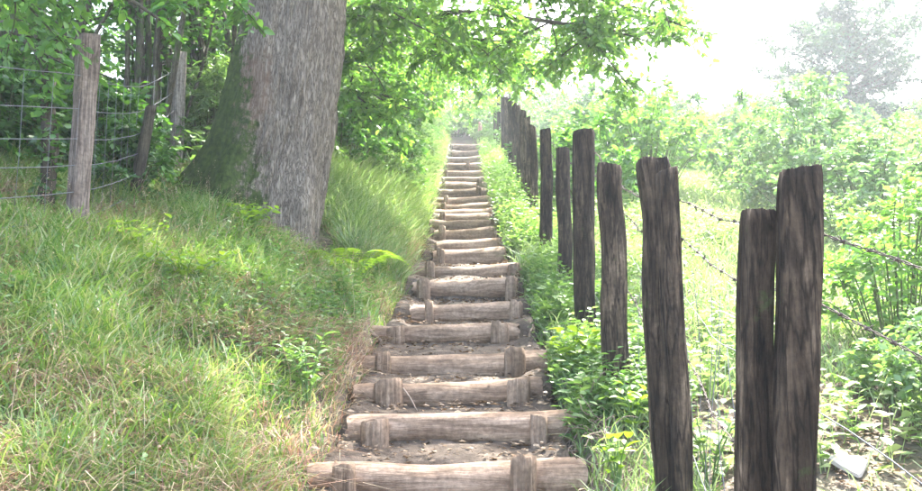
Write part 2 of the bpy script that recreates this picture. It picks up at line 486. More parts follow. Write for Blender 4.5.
def axis_coords(lo, hi, near_lo, near_hi, fine, grow=1.16):
    a = list(np.arange(near_lo, near_hi + 1e-6, fine))
    s, v = fine, a[-1]
    while v < hi: s *= grow; v += s; a.append(v)
    s, v = fine, a[0]
    pre = []
    while v > lo: s *= grow; v -= s; pre.append(v)
    return np.array(pre[::-1] + a)
gx = axis_coords(-220, 220, -4, 4, .11)
gy = axis_coords(-60, 420, 1.5, 14, .11, 1.07)
GX, GY = np.meshgrid(gx, gy, indexing='xy')
GZ = ground_z(GX, GY)
nx, ny = len(gx), len(gy)
I, J = np.meshgrid(np.arange(nx - 1), np.arange(ny - 1), indexing='xy')
Q = np.stack([J * nx + I, J * nx + I + 1, (J + 1) * nx + I + 1, (J + 1) * nx + I], -1).reshape(-1, 4)
mb = MB(); mb.add(np.stack([GX, GY, GZ], -1).reshape(-1, 3), Q)
tag(link("ground", mb.mesh("ground", M_SOIL)), kind="structure")

# trodden path: level treads stepping up behind every log
LOGR = []
for (d, s) in rows:
    LOGR.append((1 + .09 * math.sin(len(LOGR) * 2.7)) * max(.085 if d < 9.5 else .118, .5 * s[4] / F_PX * d * .98))
prof = [(-6.0, float(zline(-6.0)) - .06), (2.0, float(zline(2.0)) - .05)]
for i in range(len(rows)):
    y, z, r = STY[i], STZ[i], LOGR[i]
    prev = prof[-1][1]
    prof.append((y - r * .6, min(z - 1.75 * r, prev + .12) if i else z - 1.8 * r))
    prof.append((y - .01, z - r * .75))
    prof.append((y + r * .8, z - .03))
prof.append((STY[-1] + 2.4, STZ[-1] + .62)); prof.append((STY[-1] + 5.5, float(zline(STY[-1] + 5.5)) - .02))
prof = np.array(prof)
py_ = []
for a, b in zip(prof[:-1, 0], prof[1:, 0]):
    k = max(1, int((b - a) / .07)) if a < 15 else max(1, int((b - a) / .2))
    py_ += list(np.linspace(a, b, k, endpoint=False))
py_ = np.array(py_ + [prof[-1, 0]])
pz_ = np.interp(py_, prof[:, 0], prof[:, 1])
us = np.linspace(-1.1, 1.1, 27)
U, Y = np.meshgrid(us, py_, indexing='xy')
Zp = np.repeat(pz_[:, None], len(us), 1)
X = U * half(Y) + centre(Y)
Zp = Zp + .018 * fbm(X * 6, Y * 6, 0, 21) + .02 * fbm(X * 1.7, Y * 1.7, 0, 3) - .28 * sstep(.92, 1.1, np.abs(U)) + .05 * sstep(.6, .92, np.abs(U))
n1 = len(us)
I, J = np.meshgrid(np.arange(n1 - 1), np.arange(len(py_) - 1), indexing='xy')
Q = np.stack([J * n1 + I, J * n1 + I + 1, (J + 1) * n1 + I + 1, (J + 1) * n1 + I], -1).reshape(-1, 4)
mb = MB(); mb.add(np.stack([X, Y, Zp], -1).reshape(-1, 3), Q)
tag(link("path", mb.mesh("path", M_PATH)), kind="structure")
def path_z(y):
    return np.interp(y, prof[:, 0], prof[:, 1])

# ------------------------------------------------------------------ log steps
def log_mesh(a, b, r, seed, sides=26):
    """log between the two end points a, b (points on its top edge), bent and uneven"""
    L = np.linalg.norm(b - a); n = max(14, int(L / .045))
    if r < .06: n = 14
    t = np.linspace(0, 1, n)
    c = a[None] + (b - a)[None] * t[:, None]
    c = c - np.array((0, 0, r))[None]
    c[:, 2] -= .018 * np.sin(math.pi * t) * (.4 + abs(math.sin(seed * 1.7)))
    c[:, 1] += .03 * vn(t * 2.5, seed, 0, 4)
    c[:, 2] += .012 * vn(t * 4, seed + 9.5, 0, 4)
    th = np.arange(sides) * 2 * math.pi / sides
    tt, hh = np.meshgrid(t, th, indexing='ij')
    cs, sn = np.cos(hh), np.sin(hh)
    R = r * (1 + .07 * fbm(tt * L * 2.2, cs * 1.2 + seed, sn * 1.2, 7) + .035 * fbm(tt * L * 1.2, cs * 5 + seed, sn * 5, 13) + .05 * (tt - .5) * math.sin(seed * 3.1))
    R = R * (1 + .03 * np.cos(2 * hh + seed))
    endr = np.ones(n); endr[0] = endr[-1] = .88; endr[1] = endr[-2] = .97
    R = R * endr[:, None]
    x = c[:, 0][:, None] + 0 * R
    jag = .012 * fbm(cs * 3, sn * 3, seed, 3)
    x = x + np.where(tt == 0, jag, 0) + np.where(tt == 1, jag, 0)
    V = np.stack([x, c[:, 1][:, None] + R * cs, c[:, 2][:, None] + R * sn], -1)
    mb = MB()
    i, j = np.meshgrid(np.arange(n - 1), np.arange(sides), indexing='ij'); j2 = (j + 1) % sides
    mb.add(V.reshape(-1, 3), np.stack([i * sides + j, (i + 1) * sides + j, (i + 1) * sides + j2, i * sides + j2], -1).reshape(-1, 4))
    for k in (0, n - 1):        # slightly dished end cuts
        ring = np.arange(k * sides, (k + 1) * sides)
        m = V[k].mean(0) + np.array((-.006 if k == 0 else .006, 0, 0))
        mb.add(m[None], np.zeros((0, 3), int))
        ci = mb.n - 1
        tri = np.stack([np.full(sides, ci), ring, np.roll(ring, -1)], -1)
        mb.f.append(tri if k else tri[:, ::-1])
    return mb

def stub(mb, cx, cy, ztop, zbot, w, seed, lean=0.0, sides=14):
    """short driven stake with a skewed, broken top"""
    n = 9
    th = np.arange(sides) * 2 * math.pi / sides
    zz = np.linspace(0, 1, n)
    rng = np.random.default_rng(seed)
    sk = rng.uniform(-.28, .28, 2) - np.array((0, .25))
    V = []
    for k, t in enumerate(zz):
        R = .5 * w * (1 + .13 * vn(np.cos(th) * 1.3 + seed, np.sin(th) * 1.3, t * 1.2, 2) + .05 * vn(np.cos(th) * 4, np.sin(th) * 4 + seed, t, 3))
        R = R * (.86 + .14 * min(1, t * 3)) * (.95 if k == n - 1 else 1)
        x, y = R * np.cos(th), R * np.sin(th) * .9
        z = zbot + (ztop - zbot) * t + (t ** 3) * (x * sk[0] + y * sk[1] + .006 * rng.normal(size=sides))
        V.append(np.stack([cx + x + lean * t, cy + y, z], -1))
    V = np.array(V)
    i, j = np.meshgrid(np.arange(n - 1), np.arange(sides), indexing='ij'); j2 = (j + 1) % sides
    mb.add(V.reshape(-1, 3), np.stack([i * sides + j, i * sides + j2, (i + 1) * sides + j2, (i + 1) * sides + j], -1).reshape(-1, 4))
    mb.f.append((mb.n - sides + np.arange(sides))[None])

ORD = ["lowest", "second", "third", "fourth", "fifth", "sixth", "seventh", "eighth", "ninth", "tenth", "eleventh", "twelfth",
       "thirteenth", "fourteenth", "fifteenth", "sixteenth", "seventeenth", "eighteenth", "nineteenth", "twentieth"]
LAB = {
 0: "lowest and widest log step with a chunky right stake, cut by the picture's bottom edge",
 1: "second log step from the bottom, its long right end reaching the post fence",
 2: "third log step from the bottom, with a thin pale twig leaning on it",
 3: "fourth log step from the bottom, stakes flush with its top at both ends",
 4: "fifth log step from the bottom, pale top and a bare root at its left end",
 5: "sixth log step from the bottom, first of the narrow upper flight",
 6: "seventh log step from the bottom, tall face under the narrow upper flight",
 7: "eighth log step from the bottom, with a long thin left end in the grass",
}
for i, (d, s) in enumerate(rows):
    a, b = P(s[0], s[1], d), P(s[2], s[3], d)
    c = .5 * (a + b)
    if i in LAB: lab = LAB[i]
    elif i < 20: lab = ORD[i] + " log step from the bottom, " + ("with a stake showing on the climbing path" if s[5] else "without a visible stake on the climbing path")
    else: lab = ["fifth", "fourth", "third", "second", ""][i - 20] + (" log step from the top of the climbing path" if i < 24 else "topmost faint log step where the climbing path meets the leaves")
    r = LOGR[i]
    base = np.array((c[0], d, c[2] - 2 * r))
    root = thing("log_step", lab.strip(), "step", base, "log steps climbing the slope")
    lm = log_mesh(a, b, r, i * 1.37 + .4, 26 if i < 12 else 14)
    link("log", lm.mesh("log", M_LOG, True, base), root)
    for k, (x0, x1, yt) in enumerate(s[5]):
        dd = d - r - .045
        p = P(.5 * (x0 + x1), yt, dd)
        w = max(.045, (x1 - x0) / F_PX * dd)
        sm = MB(); stub(sm, p[0], dd, p[2], c[2] - 2 * r - .15, w, i * 7 + k, lean=0.01 * (k - .5))
        link("stake", sm.mesh("stake", M_STAKE, True, p), root, p - base)

# ------------------------------------------------------------------ post fence on the right
def post_col(mb, top, bot, wx, wy, seed, cut=(0, 0), taper=.9, N=44, n=30, rough=1.0):
    """split post: grooved, uneven section from bot to top"""
    th = np.arange(N) * 2 * math.pi / N
    H = np.linalg.norm(top - bot)
    V = []
    cs, sn = np.cos(th), np.sin(th)
    sq = 1 / np.maximum(np.abs(cs), np.abs(sn)) ** .55          # squarish split section
    for k, t in enumerate(np.linspace(0, 1, n)):
        z = t * H
        R = sq * (1 + .16 * vn(cs * 1.1 + seed, sn * 1.1, z * .5, 2) + rough * .075 * vn(cs * 3.4 + seed, sn * 3.4, z * .7, 5)
                  + rough * .05 * vn(cs * 8 + seed, sn * 8, z * .8, 8) + .03 * vn(cs * 5, sn * 5 + seed, z * 9, 14) - rough * .10 * np.maximum(0, .5 - np.abs(vn(cs * 11 + seed, sn * 11, z * .55, 19)) * 2.4) + .06 * vn(cs * 1.6, sn * 1.6 + seed, z * 4.5, 11))
        f = 1 + (taper - 1) * t
        if k == n - 1: f *= .94
        x, y = R * cs * wx * .5 * f, R * sn * wy * .5 * f
        c = bot + (top - bot) * t
        dz = (t ** 6) * (cut[0] * x + cut[1] * y + .004 * vn(cs * 3 + seed, sn * 3, 0, 17) + .003 * vn(cs * 17 + seed, sn * 17, 0, 23))
        V.append(np.stack([c[0] + x + .09 * wx * vn(z * 2.6, seed, 0, 3), c[1] + y, c[2] + dz], -1))
    V = np.array(V)
    i, j = np.meshgrid(np.arange(n - 1), np.arange(N), indexing='ij'); j2 = (j + 1) % N
    mb.add(V.reshape(-1, 3), np.stack([i * N + j, i * N + j2, (i + 1) * N + j2, (i + 1) * N + j], -1).reshape(-1, 4))
    ring = mb.n - N + np.arange(N)
    mid = V[-1].mean(0)[None] - np.array((0, 0, .008))
    mb.add(mid, np.zeros((0, 3), int))
    mb.f.append(np.stack([np.full(N, mb.n - 1), ring, np.roll(ring, -1)], -1))

# columns: (top x0, x1, top y, low x0, x1, low y, distance, depth ratio, cut)
FP = [
 ([(775, 821, 170, 768, 809, 491, 2.30, .9, (.12, 0)), (741, 775, 212, 737, 774, 491, 2.34, 1.0, (-.1, 0))], "thick split post nearest the camera, its left half shorter than its right"),
 ([(637, 670, 160, 654, 688, 491, 3.65, 1.1, (0, 0)), (654, 678, 171, 672, 693, 491, 3.58, 1.2, (.3, 0))], "second post from the camera, dark and doubled, leaning towards the steps"),
 ([(597, 624, 165, 603, 632, 405, 5.00, .9, (-.2, 0))], "third post from the camera, shorter, with a knot and a slanted top"),
 ([(572, 595, 131, 573, 597, 345, 6.30, 1.0, (.05, 0))], "fourth post from the camera, the tall straight one"),
 ([(555, 571, 149, 558, 573, 295, 7.80, 1.0, (0, .0))], "fifth post from the camera, short, right behind the tall straight one"),
 ([(538, 552, 130, 540, 554, 245, 9.50, 1.0, (.2, 0))], "sixth post from the camera, slim, in the receding row"),
 ([(527, 538, 126, 530, 540, 225, 11.4, 1.0, (-.5, 0))], None),
 ([(522, 532, 118, 524, 534, 208, 12.5, 1.0, (.4, 0))], None),
 ([(518, 528, 111, 520, 529, 195, 13.6, 1.0, (-.3, 0))], None),
 ([(514, 522, 106, 516, 524, 184, 14.8, 1.1, (.2, 0))], None),
 ([(510.5, 518, 102, 511, 518, 172, 16.2, 1.1, (.3, 0))], None),
 ([(507, 513.5, 99, 508, 514, 160, 18.0, 1.1, (.1, 0))], None),
 ([(503, 509, 97, 504, 509, 154, 19.8, 1.1, (.2, 0))], None),
 ([(500, 505, 95, 500, 505, 147, 21.8, 1.1, (0, 0))], None),
 ([(496, 501, 93, 496, 501, 140, 24.2, 1.1, (0, 0))], None),
 ([(493, 497, 92, 493, 497, 135, 27.0, 1.1, (0, 0))], "farthest small post under the leafy top"),
]
fence_base = np.array((.85, 2.3, float(ground_z(.85, 2.3))))
pfence = thing("post_fence", "row of rough split oak posts with barbed wire along the right of the steps", "fence", fence_base)
POSTPOS = []
for i, (cols, lab) in enumerate(FP):
    mb = MB(); org = None
    for k, (a0, a1, ay, b0, b1, by, d, dr, cut) in enumerate(cols):
        top, low = P(.5 * (a0 + a1), ay, d), P(.5 * (b0 + b1), by, d)
        gz = float(ground_z(low[0], d)) - .35
        dirv = (low - top) / (low[2] - top[2])
        bot = top + dirv * (gz - top[2])
        wx = .5 * ((a1 - a0) + (b1 - b0)) / F_PX * d * (.93 if i < 6 else .8)
        if org is None: org = np.array((bot[0], d, gz + .35))
        post_col(mb, top, bot, wx, wx * dr if i else wx * dr * (1.0 if k == 0 else 1.2), i * 3.7 + k * 11.3 + 2.1, cut, [1.0, .96, .93, .98, .92, .97][i % 6], N=130 if i < 4 else 36, n=60 if i < 4 else 18)
        if k == 0: POSTPOS.append((top, bot, wx))
    o = link("post", mb.mesh("post", M_POST, True, org), pfence, org - fence_base)
    tag(o, lab)
# one more post of the row, just out of the picture, that carries the near wire
t0 = np.array((1.02, .3, -.06)); b0 = np.array((1.0, .3, float(ground_z(1.0, .3)) - .35))
mb = MB(); post_col(mb, t0, b0, .19, .17, 91.0)
o0 = np.array((b0[0], .3, b0[2] + .35))
tag(link("post", mb.mesh("post", M_POST, True, o0), pfence, o0 - fence_base), "post just outside the picture's right edge carrying the near wire")
ALLP = [(t0, b0, .19)] + POSTPOS

def wire_path(f, sag, rng, off=.10, upto=9):
    pts = []
    anchors = []
    for (t, b, w) in ALLP[:upto]:
        g = b + np.array((0, 0, .35))
        p = g + (t - g) * f
        anchors.append(p + np.array((w * .5 + .005, .03, 0)))
    for a, b in zip(anchors[:-1], anchors[1:]):
        for k in range(12):
            t = k / 12
            p = a + (b - a) * t
            p = p + np.array((.02 * math.sin(t * 9) * rng.uniform(.3, 1), 0, -sag * 4 * t * (1 - t) + .004 * rng.normal()))
            pts.append(p)
    pts.append(anchors[-1])
    return np.array(pts)

rngw = np.random.default_rng(5)
for f, sag, lab, upto in ((.90, .03, "top strand of rusty barbed wire behind the split posts", 9), (.79, .05, "middle strand of barbed wire behind the split posts", 8), (.46, .06, "low slack strand of barbed wire behind the split posts", 6)):
    wp = wire_path(f, sag, rngw, upto=upto)
    seg = np.linalg.norm(np.diff(wp, axis=0), axis=1); cum = np.concatenate([[0], np.cumsum(seg)])
    s = np.arange(0, cum[-1], .02)
    q = np.stack([np.interp(s, cum, wp[:, k]) for k in range(3)], -1)
    mb = MB()
    for ph in (0, math.pi):                                   # two twisted strands
        qq = q.copy(); qq[:, 0] += .0028 * np.cos(s * 60 + ph); qq[:, 2] += .0028 * np.sin(s * 60 + ph)
        tube(mb, qq, .0017, 5)
    o = tag(link("barbed_wire", mb.mesh("barbed_wire", M_BARB, True, fence_base), pfence), lab)
    bm_ = MB()
    for sb in np.arange(.05, min(cum[-1], 12), .12):         # barbs: a wound knot with four points
        c = np.array([np.interp(sb, cum, wp[:, k]) for k in range(3)])
        tube(bm_, [c + (0, -.007, 0), c + (0, .007, 0)], .0046, 6)
        for k in range(4):
            v = norm(rngw.normal(size=3) * (1, .35, 1)) * .02
            tube(bm_, [c, c + v], [.0017, .0008], 4)
    tag(link("barb", bm_.mesh("barb", M_BARB, True, fence_base), o), kind="stuff")
# slack sheep netting behind the near posts
for k in range(11):
    y0 = 2.45 + k * .24 + rngw.uniform(-.04, .04); x0 = float(np.interp(y0, [2.3, 3.65, 5.0], [ALLP[1][1][0], ALLP[2][1][0], ALLP[3][1][0]])) + .16
    g = float(ground_z(x0, y0))
    zz = np.linspace(0, .95, 9)
    pts = np.stack([x0 + .05 * np.sin(zz * 3 + k), y0 + .03 * np.sin(zz * 4 + k * 2) + .08 * zz, g + zz], -1)
    mb = MB(); tube(mb, pts, .0017, 4)
    link("netting_wire", mb.mesh("netting_wire", M_WIRE, True, fence_base), pfence)
for f in (.62, .2):
    mb = MB(); tube(mb, wire_path(f, .03, rngw, upto=6), .0018, 4)
    link("netting_wire", mb.mesh("netting_wire", M_WIRE, True, fence_base), pfence)

# ------------------------------------------------------------------ wire fence on the left bank
lf_base = np.array((-2.5, 6.0, float(ground_z(-2.5, 6.0))))
wfence = thing("wire_fence", "old wire stock fence with sawn posts along the left bank before the wood", "fence", lf_base)
def sawn_post(px0, px1, ytop, d, low, depth, lab, mats, seed, lean=0):
    a, b = P(px0, ytop, d), P(px1, ytop, d)
    w = b[0] - a[0]; cx = .5 * (a[0] + b[0]); g = float(ground_z(cx, d))
    org = np.array((cx, d, g)); H = a[2] - g
    rot = .75                                                  # corner towards the camera
    mb = MB(); n = 22
    k = w / (math.cos(rot) + math.sin(rot))
    for t in np.linspace(0, 1, n):
        z = -.35 + (H + .35) * t
        ring = []
        for e in range(16):
            s = e / 4; side = int(s); f = s - side
            cor = [(-1, -1), (1, -1), (1, 1), (-1, 1), (-1, -1)]
            x = cor[side][0] * (1 - f) + cor[side + 1][0] * f; y = cor[side][1] * (1 - f) + cor[side + 1][1] * f
            q = .5 * k * (1 + .10 * float(vn(x * 2 + seed, y * 2, z * 2.5, 4)) + .05 * float(vn(x * 6, y * 6 + seed, z * 8, 6)))
            if f == 0: q *= .93
            xx, yy = x * q, y * q
            ring.append((xx * math.cos(rot) - yy * math.sin(rot) + lean * t, xx * math.sin(rot) + yy * math.cos(rot), z + (.02 * xx / k if t > .98 else 0)))
        mb.add(np.array(ring), np.zeros((0, 4), int))
    i, j = np.meshgrid(np.arange(n - 1), np.arange(16), indexing='ij'); j2 = (j + 1) % 16
    mb.f.append(np.stack([i * 16 + j, i * 16 + j2, (i + 1) * 16 + j2, (i + 1) * 16 + j], -1).reshape(-1, 4))
    mb.f.append(np.arange((n - 1) * 16, n * 16)[None])
    me = mb.mesh("post", mats[0], True)
    o = tag(link("post", me, wfence, org - lf_base), lab)
    return org, H
pa = sawn_post(76, 102, 36, 6.0, 232, .1, "tall pale sawn post at the left, nearest on the bank", [M_POSTL], 1.0)
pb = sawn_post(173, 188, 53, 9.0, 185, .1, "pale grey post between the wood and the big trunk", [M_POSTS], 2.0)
pc = sawn_post(126, 139, 106, 7.4, 195, .1, "leaning broken stake between the two fence posts", [M_POSTD], 3.0, .16)
pd = sawn_post(-560, -500, -100, 3.0, 400, .1, "post out of sight at the left end of the wires", [M_POSTL], 4.0)
pe = sawn_post(232, 241, 40, 12.2, 160, .1, "post hidden behind the big trunk", [M_POSTL], 5.0)
wa = [pd, pa, pc, pb, pe]
for k, f in enumerate((.84, .66, .50, .36, .22, .08)):
    an = []
    for (org, H) in wa:
        hh = 1.32 * f
        if org is pc[0]: an.append(org + np.array((-.02 + .1, -.06, hh * .92)))
        else: an.append(org + np.array((-.0, -.085, hh)))
    pts = []
    for a, b in zip(an[:-1], an[1:]):
        for q in range(14):
            t = q / 14
            pts.append(a + (b - a) * t + np.array((.002 * rngw.normal(), 0, -.09 * t * (1 - t) + .0015 * rngw.normal())))
    pts.append(an[-1])
    mb = MB(); tube(mb, pts, .0031, 5)
    link("wire", mb.mesh("wire", M_WIRE, True, lf_base), wfence)

for k in range(26):
    yy = 3.6 + k * .24
    xx = float(np.interp(yy, [w[0][1] for w in wa], [w[0][0] for w in wa])); g = float(np.interp(yy, [w[0][1] for w in wa], [w[0][2] for w in wa]))
    mb = MB(); tube(mb, [(xx, yy - .08, g + .08), (xx + .01 * math.sin(k), yy - .085, g + .55), (xx, yy - .08, g + 1.08)], .0017, 4)
    link("stay_wire", mb.mesh("stay_wire", M_WIRE, True, lf_base), wfence)

# ------------------------------------------------------------------ trees
def limb_poly(p, dr, L, rng, n=9, rise=.0, wob=.12):
    dr = norm(dr); pts = [np.array(p, float)]
    d = dr.copy()
    for k in range(n - 1):
        d = norm(d + rng.normal(0, wob, 3) + np.array((0, 0, rise)))
        pts.append(pts[-1] + d * L / (n - 1))
    return np.array(pts)

class Tree:
    def __init__(self, seed):
        self.rng = np.random.default_rng(seed); self.wood = MB(); self.leaf = MB(); self.tw = []
        self.limbs = []
    def limb(self, pts, r0, r1, sides=8):
        pts = np.asarray(pts); tube(self.wood, pts, np.linspace(r0, r1, len(pts)), sides)
        return pts
    def twigs(self, pts, n, L, t0=.15, flat=.35, rad=.006, droop=-.05, wood=True, spread=1.0):
        rng = self.rng; pts = np.asarray(pts); m = len(pts)
        for _ in range(n):
            t = t0 + (1 - t0) * rng.random() ** .8
            s = t * (m - 1); k = min(int(s), m - 2)
            p = pts[k] + (pts[k + 1] - pts[k]) * (s - k)
            ax = norm(pts[k + 1] - pts[k])
            v = rng.normal(size=3); v[2] *= flat
            v = norm(norm(v) * spread + ax * rng.uniform(.2, .9) + np.array((0, 0, droop)))
            l = L * rng.uniform(.5, 1.15) * (1.1 - .45 * t)
            self.tw.append((p, v, l))
            if wood:
                q = p + v * l; q2 = p + v * l * .5; q2[2] += .02 * l; q[2] -= .25 * l
                tube(self.wood, [p, q2, q], [rad, rad * .7, rad * .35], 3, False)
    def make_leaves(self, per, size, tpl=(L6, F6), up=.75, droop=.25):
        p = np.array([t[0] for t in self.tw]); d = np.array([t[1] for t in self.tw]); L = np.array([t[2] for t in self.tw])
        twig_leaves(self.leaf, self.rng, p, d, L, per, size, tpl, up, droop)

# --- the big trunk beside the path
BT = np.array((P(268, 250, 8.4)[0], 8.4, 0.0)); BT[2] = float(ground_z(BT[0], BT[1]))
big = thing("oak_tree", "massive grey-barked tree with a mossy flared base beside the steps", "tree", BT)
cont = [(-260, 268, 372), (-120, 256, 357), (0, 246, 347), (50, 238, 342), (100, 231, 337), (150, 219, 331), (180, 208, 327), (205, 198, 324), (232, 192, 322), (262, 188, 321), (310, 186, 320)]
zc = np.array([P(461, c[0], 8.4)[2] for c in cont])[::-1]
xl = np.array([P(c[1], c[0], 8.4)[0] for c in cont])[::-1]
xr = np.array([P(c[2], c[0], 8.4)[0] for c in cont])[::-1]
NT, NZ = 220, 230
th = np.arange(NT) * 2 * math.pi / NT
zs = np.concatenate([np.linspace(BT[2] - .9, 4.6, NZ - 40), np.linspace(4.65, 7.0, 40)])
Vt = []
cs, sn = np.cos(th), np.sin(th)
for z in zs:
    cx = .5 * (np.interp(z, zc, xl) + np.interp(z, zc, xr)); R0 = .5 * (np.interp(z, zc, xr) - np.interp(z, zc, xl)) * .97
    if z > 4.6: R0 *= 1 - .10 * (z - 4.6)
    fl = math.exp(-max(0, z - BT[2] - .05) / .55)
    fl = min(fl, 1.25)
    lob = .85 * np.exp(-((np.angle(np.exp(1j * (th - 3.35)))) / .42) ** 2) + .30 * np.exp(-((np.angle(np.exp(1j * (th + .75)))) / .30) ** 2) + .22 * np.exp(-((np.angle(np.exp(1j * (th + 1.9)))) / .30) ** 2) + .3 * np.exp(-((np.angle(np.exp(1j * (th - 1.5)))) / .5) ** 2)
    R = R0 * (1 + fl * (lob * 1.05 - .06))
    fur = vn(cs * 15, sn * 15, z * 1.5, 31); fur2 = vn(cs * 31, sn * 31, z * 3.2, 37)
    brk = .55 + .45 * vn(cs * 9, sn * 9, z * 6, 47)
    R = R + .034 * (1 - np.abs(fur) * 2) * brk + .014 * fur2 + .03 * fbm(cs * 2.2, sn * 2.2, z * 1.1, 41)
    Vt.append(np.stack([cx + R * cs, BT[1] + R * sn, np.full(NT, z)], -1))
Vt = np.array(Vt)
mb = MB()
i, j = np.meshgrid(np.arange(NZ - 1), np.arange(NT), indexing='ij'); j2 = (j + 1) % NT
mb.add(Vt.reshape(-1, 3), np.stack([i * NT + j, i * NT + j2, (i + 1) * NT + j2, (i + 1) * NT + j], -1).reshape(-1, 4))
link("trunk", mb.mesh("trunk", M_BARK, True, BT), big)
tr = Tree(11)
topc = Vt[-1].mean(0)
crown_c = np.array((-1.1, 9.6, 9.0))
for k in range(15):
    a = k * 2.4 + .3; el = tr.rng.uniform(.05, .9)
    v = np.array((math.cos(a), math.sin(a), el))
    st = topc + np.array((0, 0, -.9 + .12 * k))
    L = tr.rng.uniform(4.2, 6.0)
    lp = tr.limb(limb_poly(st, v + np.array((.12, .22, 0)), L, tr.rng, 9, .0), .17, .03, 8)
    for q in range(7):
        s = tr.rng.integers(2, 8)
        w = norm(tr.rng.normal(size=3) * (1, 1, .5) + (lp[s] - lp[s - 1]) * 1.2)
        l2 = limb_poly(lp[s], w, tr.rng.uniform(1.6, 2.8), tr.rng, 6)
        tr.limb(l2, .045, .012, 5)
        tr.twigs(l2, 34, .75, .05, .6, wood=False)
    tr.twigs(lp, 30, .9, .3, .5, wood=False)
tr.make_leaves(7, .12, (L4, F4))
link("branch", tr.wood.mesh("branch", M_STEM, True, BT), big)
link("crown", tr.leaf.mesh("crown", M_OAK, True, BT), big)
print("oak leaves", tr.leaf.n // 4)

# --- tree behind it whose limbs hang over the path
def px_poly(l, n=14):
    return smooth_poly([P(*q) for q in l], n)
OT = np.array((-2.3, 11.6, float(ground_z(-2.3, 11.6))))
ov = thing("overhanging_tree", "leafy tree behind the big trunk with low branches arching over the steps", "tree", OT)
tr = Tree(23)
stem = smooth_poly([OT + (0, 0, -.3), OT + (.05, 0, 1.2), OT + (.15, -.1, 2.6), OT + (.1, -.2, 4.2), OT + (.3, 0, 6.2)], 16)
tk = MB(); tube(tk, stem, np.linspace(.13, .05, 16), 12)
link("trunk", tk.mesh("trunk", M_STEM, True, OT), ov)
LIMBS = [
 [(285, 60, 11.6), (345, 30, 11.0), (400, 18, 10.4), (470, 12, 10.0), (550, 22, 9.6), (610, 30, 9.3), (648, 42, 9.2)],
 [(285, 20, 11.6), (360, -15, 11.0), (440, -25, 10.5), (540, -12, 10.1), (610, 2, 9.8), (655, 20, 9.7)],
 [(288, 80, 11.6), (350, 62, 11.8), (410, 55, 12.4), (470, 52, 13.0), (520, 56, 13.6), (560, 62, 14)],
 [(288, -20, 11.6), (350, -60, 10.6), (430, -80, 9.8), (520, -70, 9.2), (600, -50, 8.8), (660, -25, 8.6)],
 [(288, 40, 11.6), (330, 20, 12.5), (400, 18, 14), (470, 25, 15.5), (530, 34, 16.5), (585, 46, 17)],
 [(288, 90, 11.6), (325, 95, 11.0), (360, 92, 10.6), (395, 98, 10.4)],
 [(288, 40, 11.6), (320, 25, 10.4), (350, 10, 9.6), (385, -2, 9.0)],
 [(288, 70, 11.6), (340, 52, 11.4), (390, 42, 11.2), (450, 38, 11.0), (510, 42, 10.9)],
 [(288, 70, 11.6), (350, 72, 14), (410, 75, 17), (450, 80, 20), (490, 84, 22)],
 [(288, 80, 11.6), (350, 86, 14.5), (410, 93, 18), (455, 98, 22), (485, 100, 25)],
 [(288, 60, 11.6), (350, 50, 13), (420, 58, 15), (480, 66, 17), (530, 70, 18.5)],
]
for k, l in enumerate(LIMBS):
    lp = tr.limb(px_poly(l), .05, .008, 6)
    nsub = 24 if k < 5 or k > 6 else 9
    for q in range(nsub):
        s = tr.rng.uniform(.12, .98) * (len(lp) - 1); kk = min(int(s), len(lp) - 2)
        ax = norm(lp[kk + 1] - lp[kk])
        w = norm(ax * .7 + tr.rng.normal(size=3) * (.55, .8, .22) + np.array((.1, 0, -.12)))
        l2 = limb_poly(lp[kk] + (lp[kk + 1] - lp[kk]) * (s - kk), w, tr.rng.uniform(.6, 1.3), tr.rng, 6, -.03)
        tr.limb(l2, .014, .004, 4)
        tr.twigs(l2, 13, .38, .05, .4, .004)
    tr.twigs(lp, 26, .5, .15, .45, .004)
tr.make_leaves(11, .09)
link("branch", tr.wood.mesh("branch", M_TWIG, True, OT), ov)
link("crown", tr.leaf.mesh("crown", M_CANOPY, True, OT), ov)
print("overhang leaves", tr.leaf.n // 6)

# --- woodland trees: three kinds, copied
def wood_tree(seed, name, label, H, lean, mat, nl=9, leafn=9, lsize=.11, low=.22):
    tr = Tree(seed); rng = tr.rng
    root = thing(name, label, "tree", (0, 0, 0), "trees of the wood")
    tk = MB()
    st = smooth_poly([(0, 0, -.4), (lean * .2, .05, H * .25), (lean * .5, 0, H * .55), (lean, -.1, H)], 18)
    tube(tk, st, np.linspace(.11, .02, 18), 10)
    link("trunk", tk.mesh("trunk", M_STEM, True), root)
    for k in range(nl):
        t = low + (1 - low) * (k + .5) / nl
        s = st[int(t * 17)]
        a = k * 2.39 + rng.uniform(-.4, .4)
        L = (1 - .55 * t) * H * .42 * rng.uniform(.8, 1.15)
        lp = tr.limb(limb_poly(s, (math.cos(a), math.sin(a), rng.uniform(.1, .6)), L, rng, 8), .035, .008, 5)
        for q in range(6):
            kk = rng.integers(2, 7)
            w = norm(rng.normal(size=3) * (1, 1, .45) + (lp[kk] - lp[kk - 1]) * 2)
            l2 = limb_poly(lp[kk], w, rng.uniform(.5, .95) * H / 6, rng, 5, -.03)
            tr.limb(l2, .01, .004, 3)
            tr.twigs(l2, 11, .42, .05, .5, wood=False)
        tr.twigs(lp, 12, .5, .3, .5, wood=False)
    tr.make_leaves(leafn, lsize, (L4, F4))
    link("branch", tr.wood.mesh("branch", M_STEM, True), root)
    link("crown", tr.leaf.mesh("crown", mat, True), root)
    print(name, tr.leaf.n // 4)
    return root
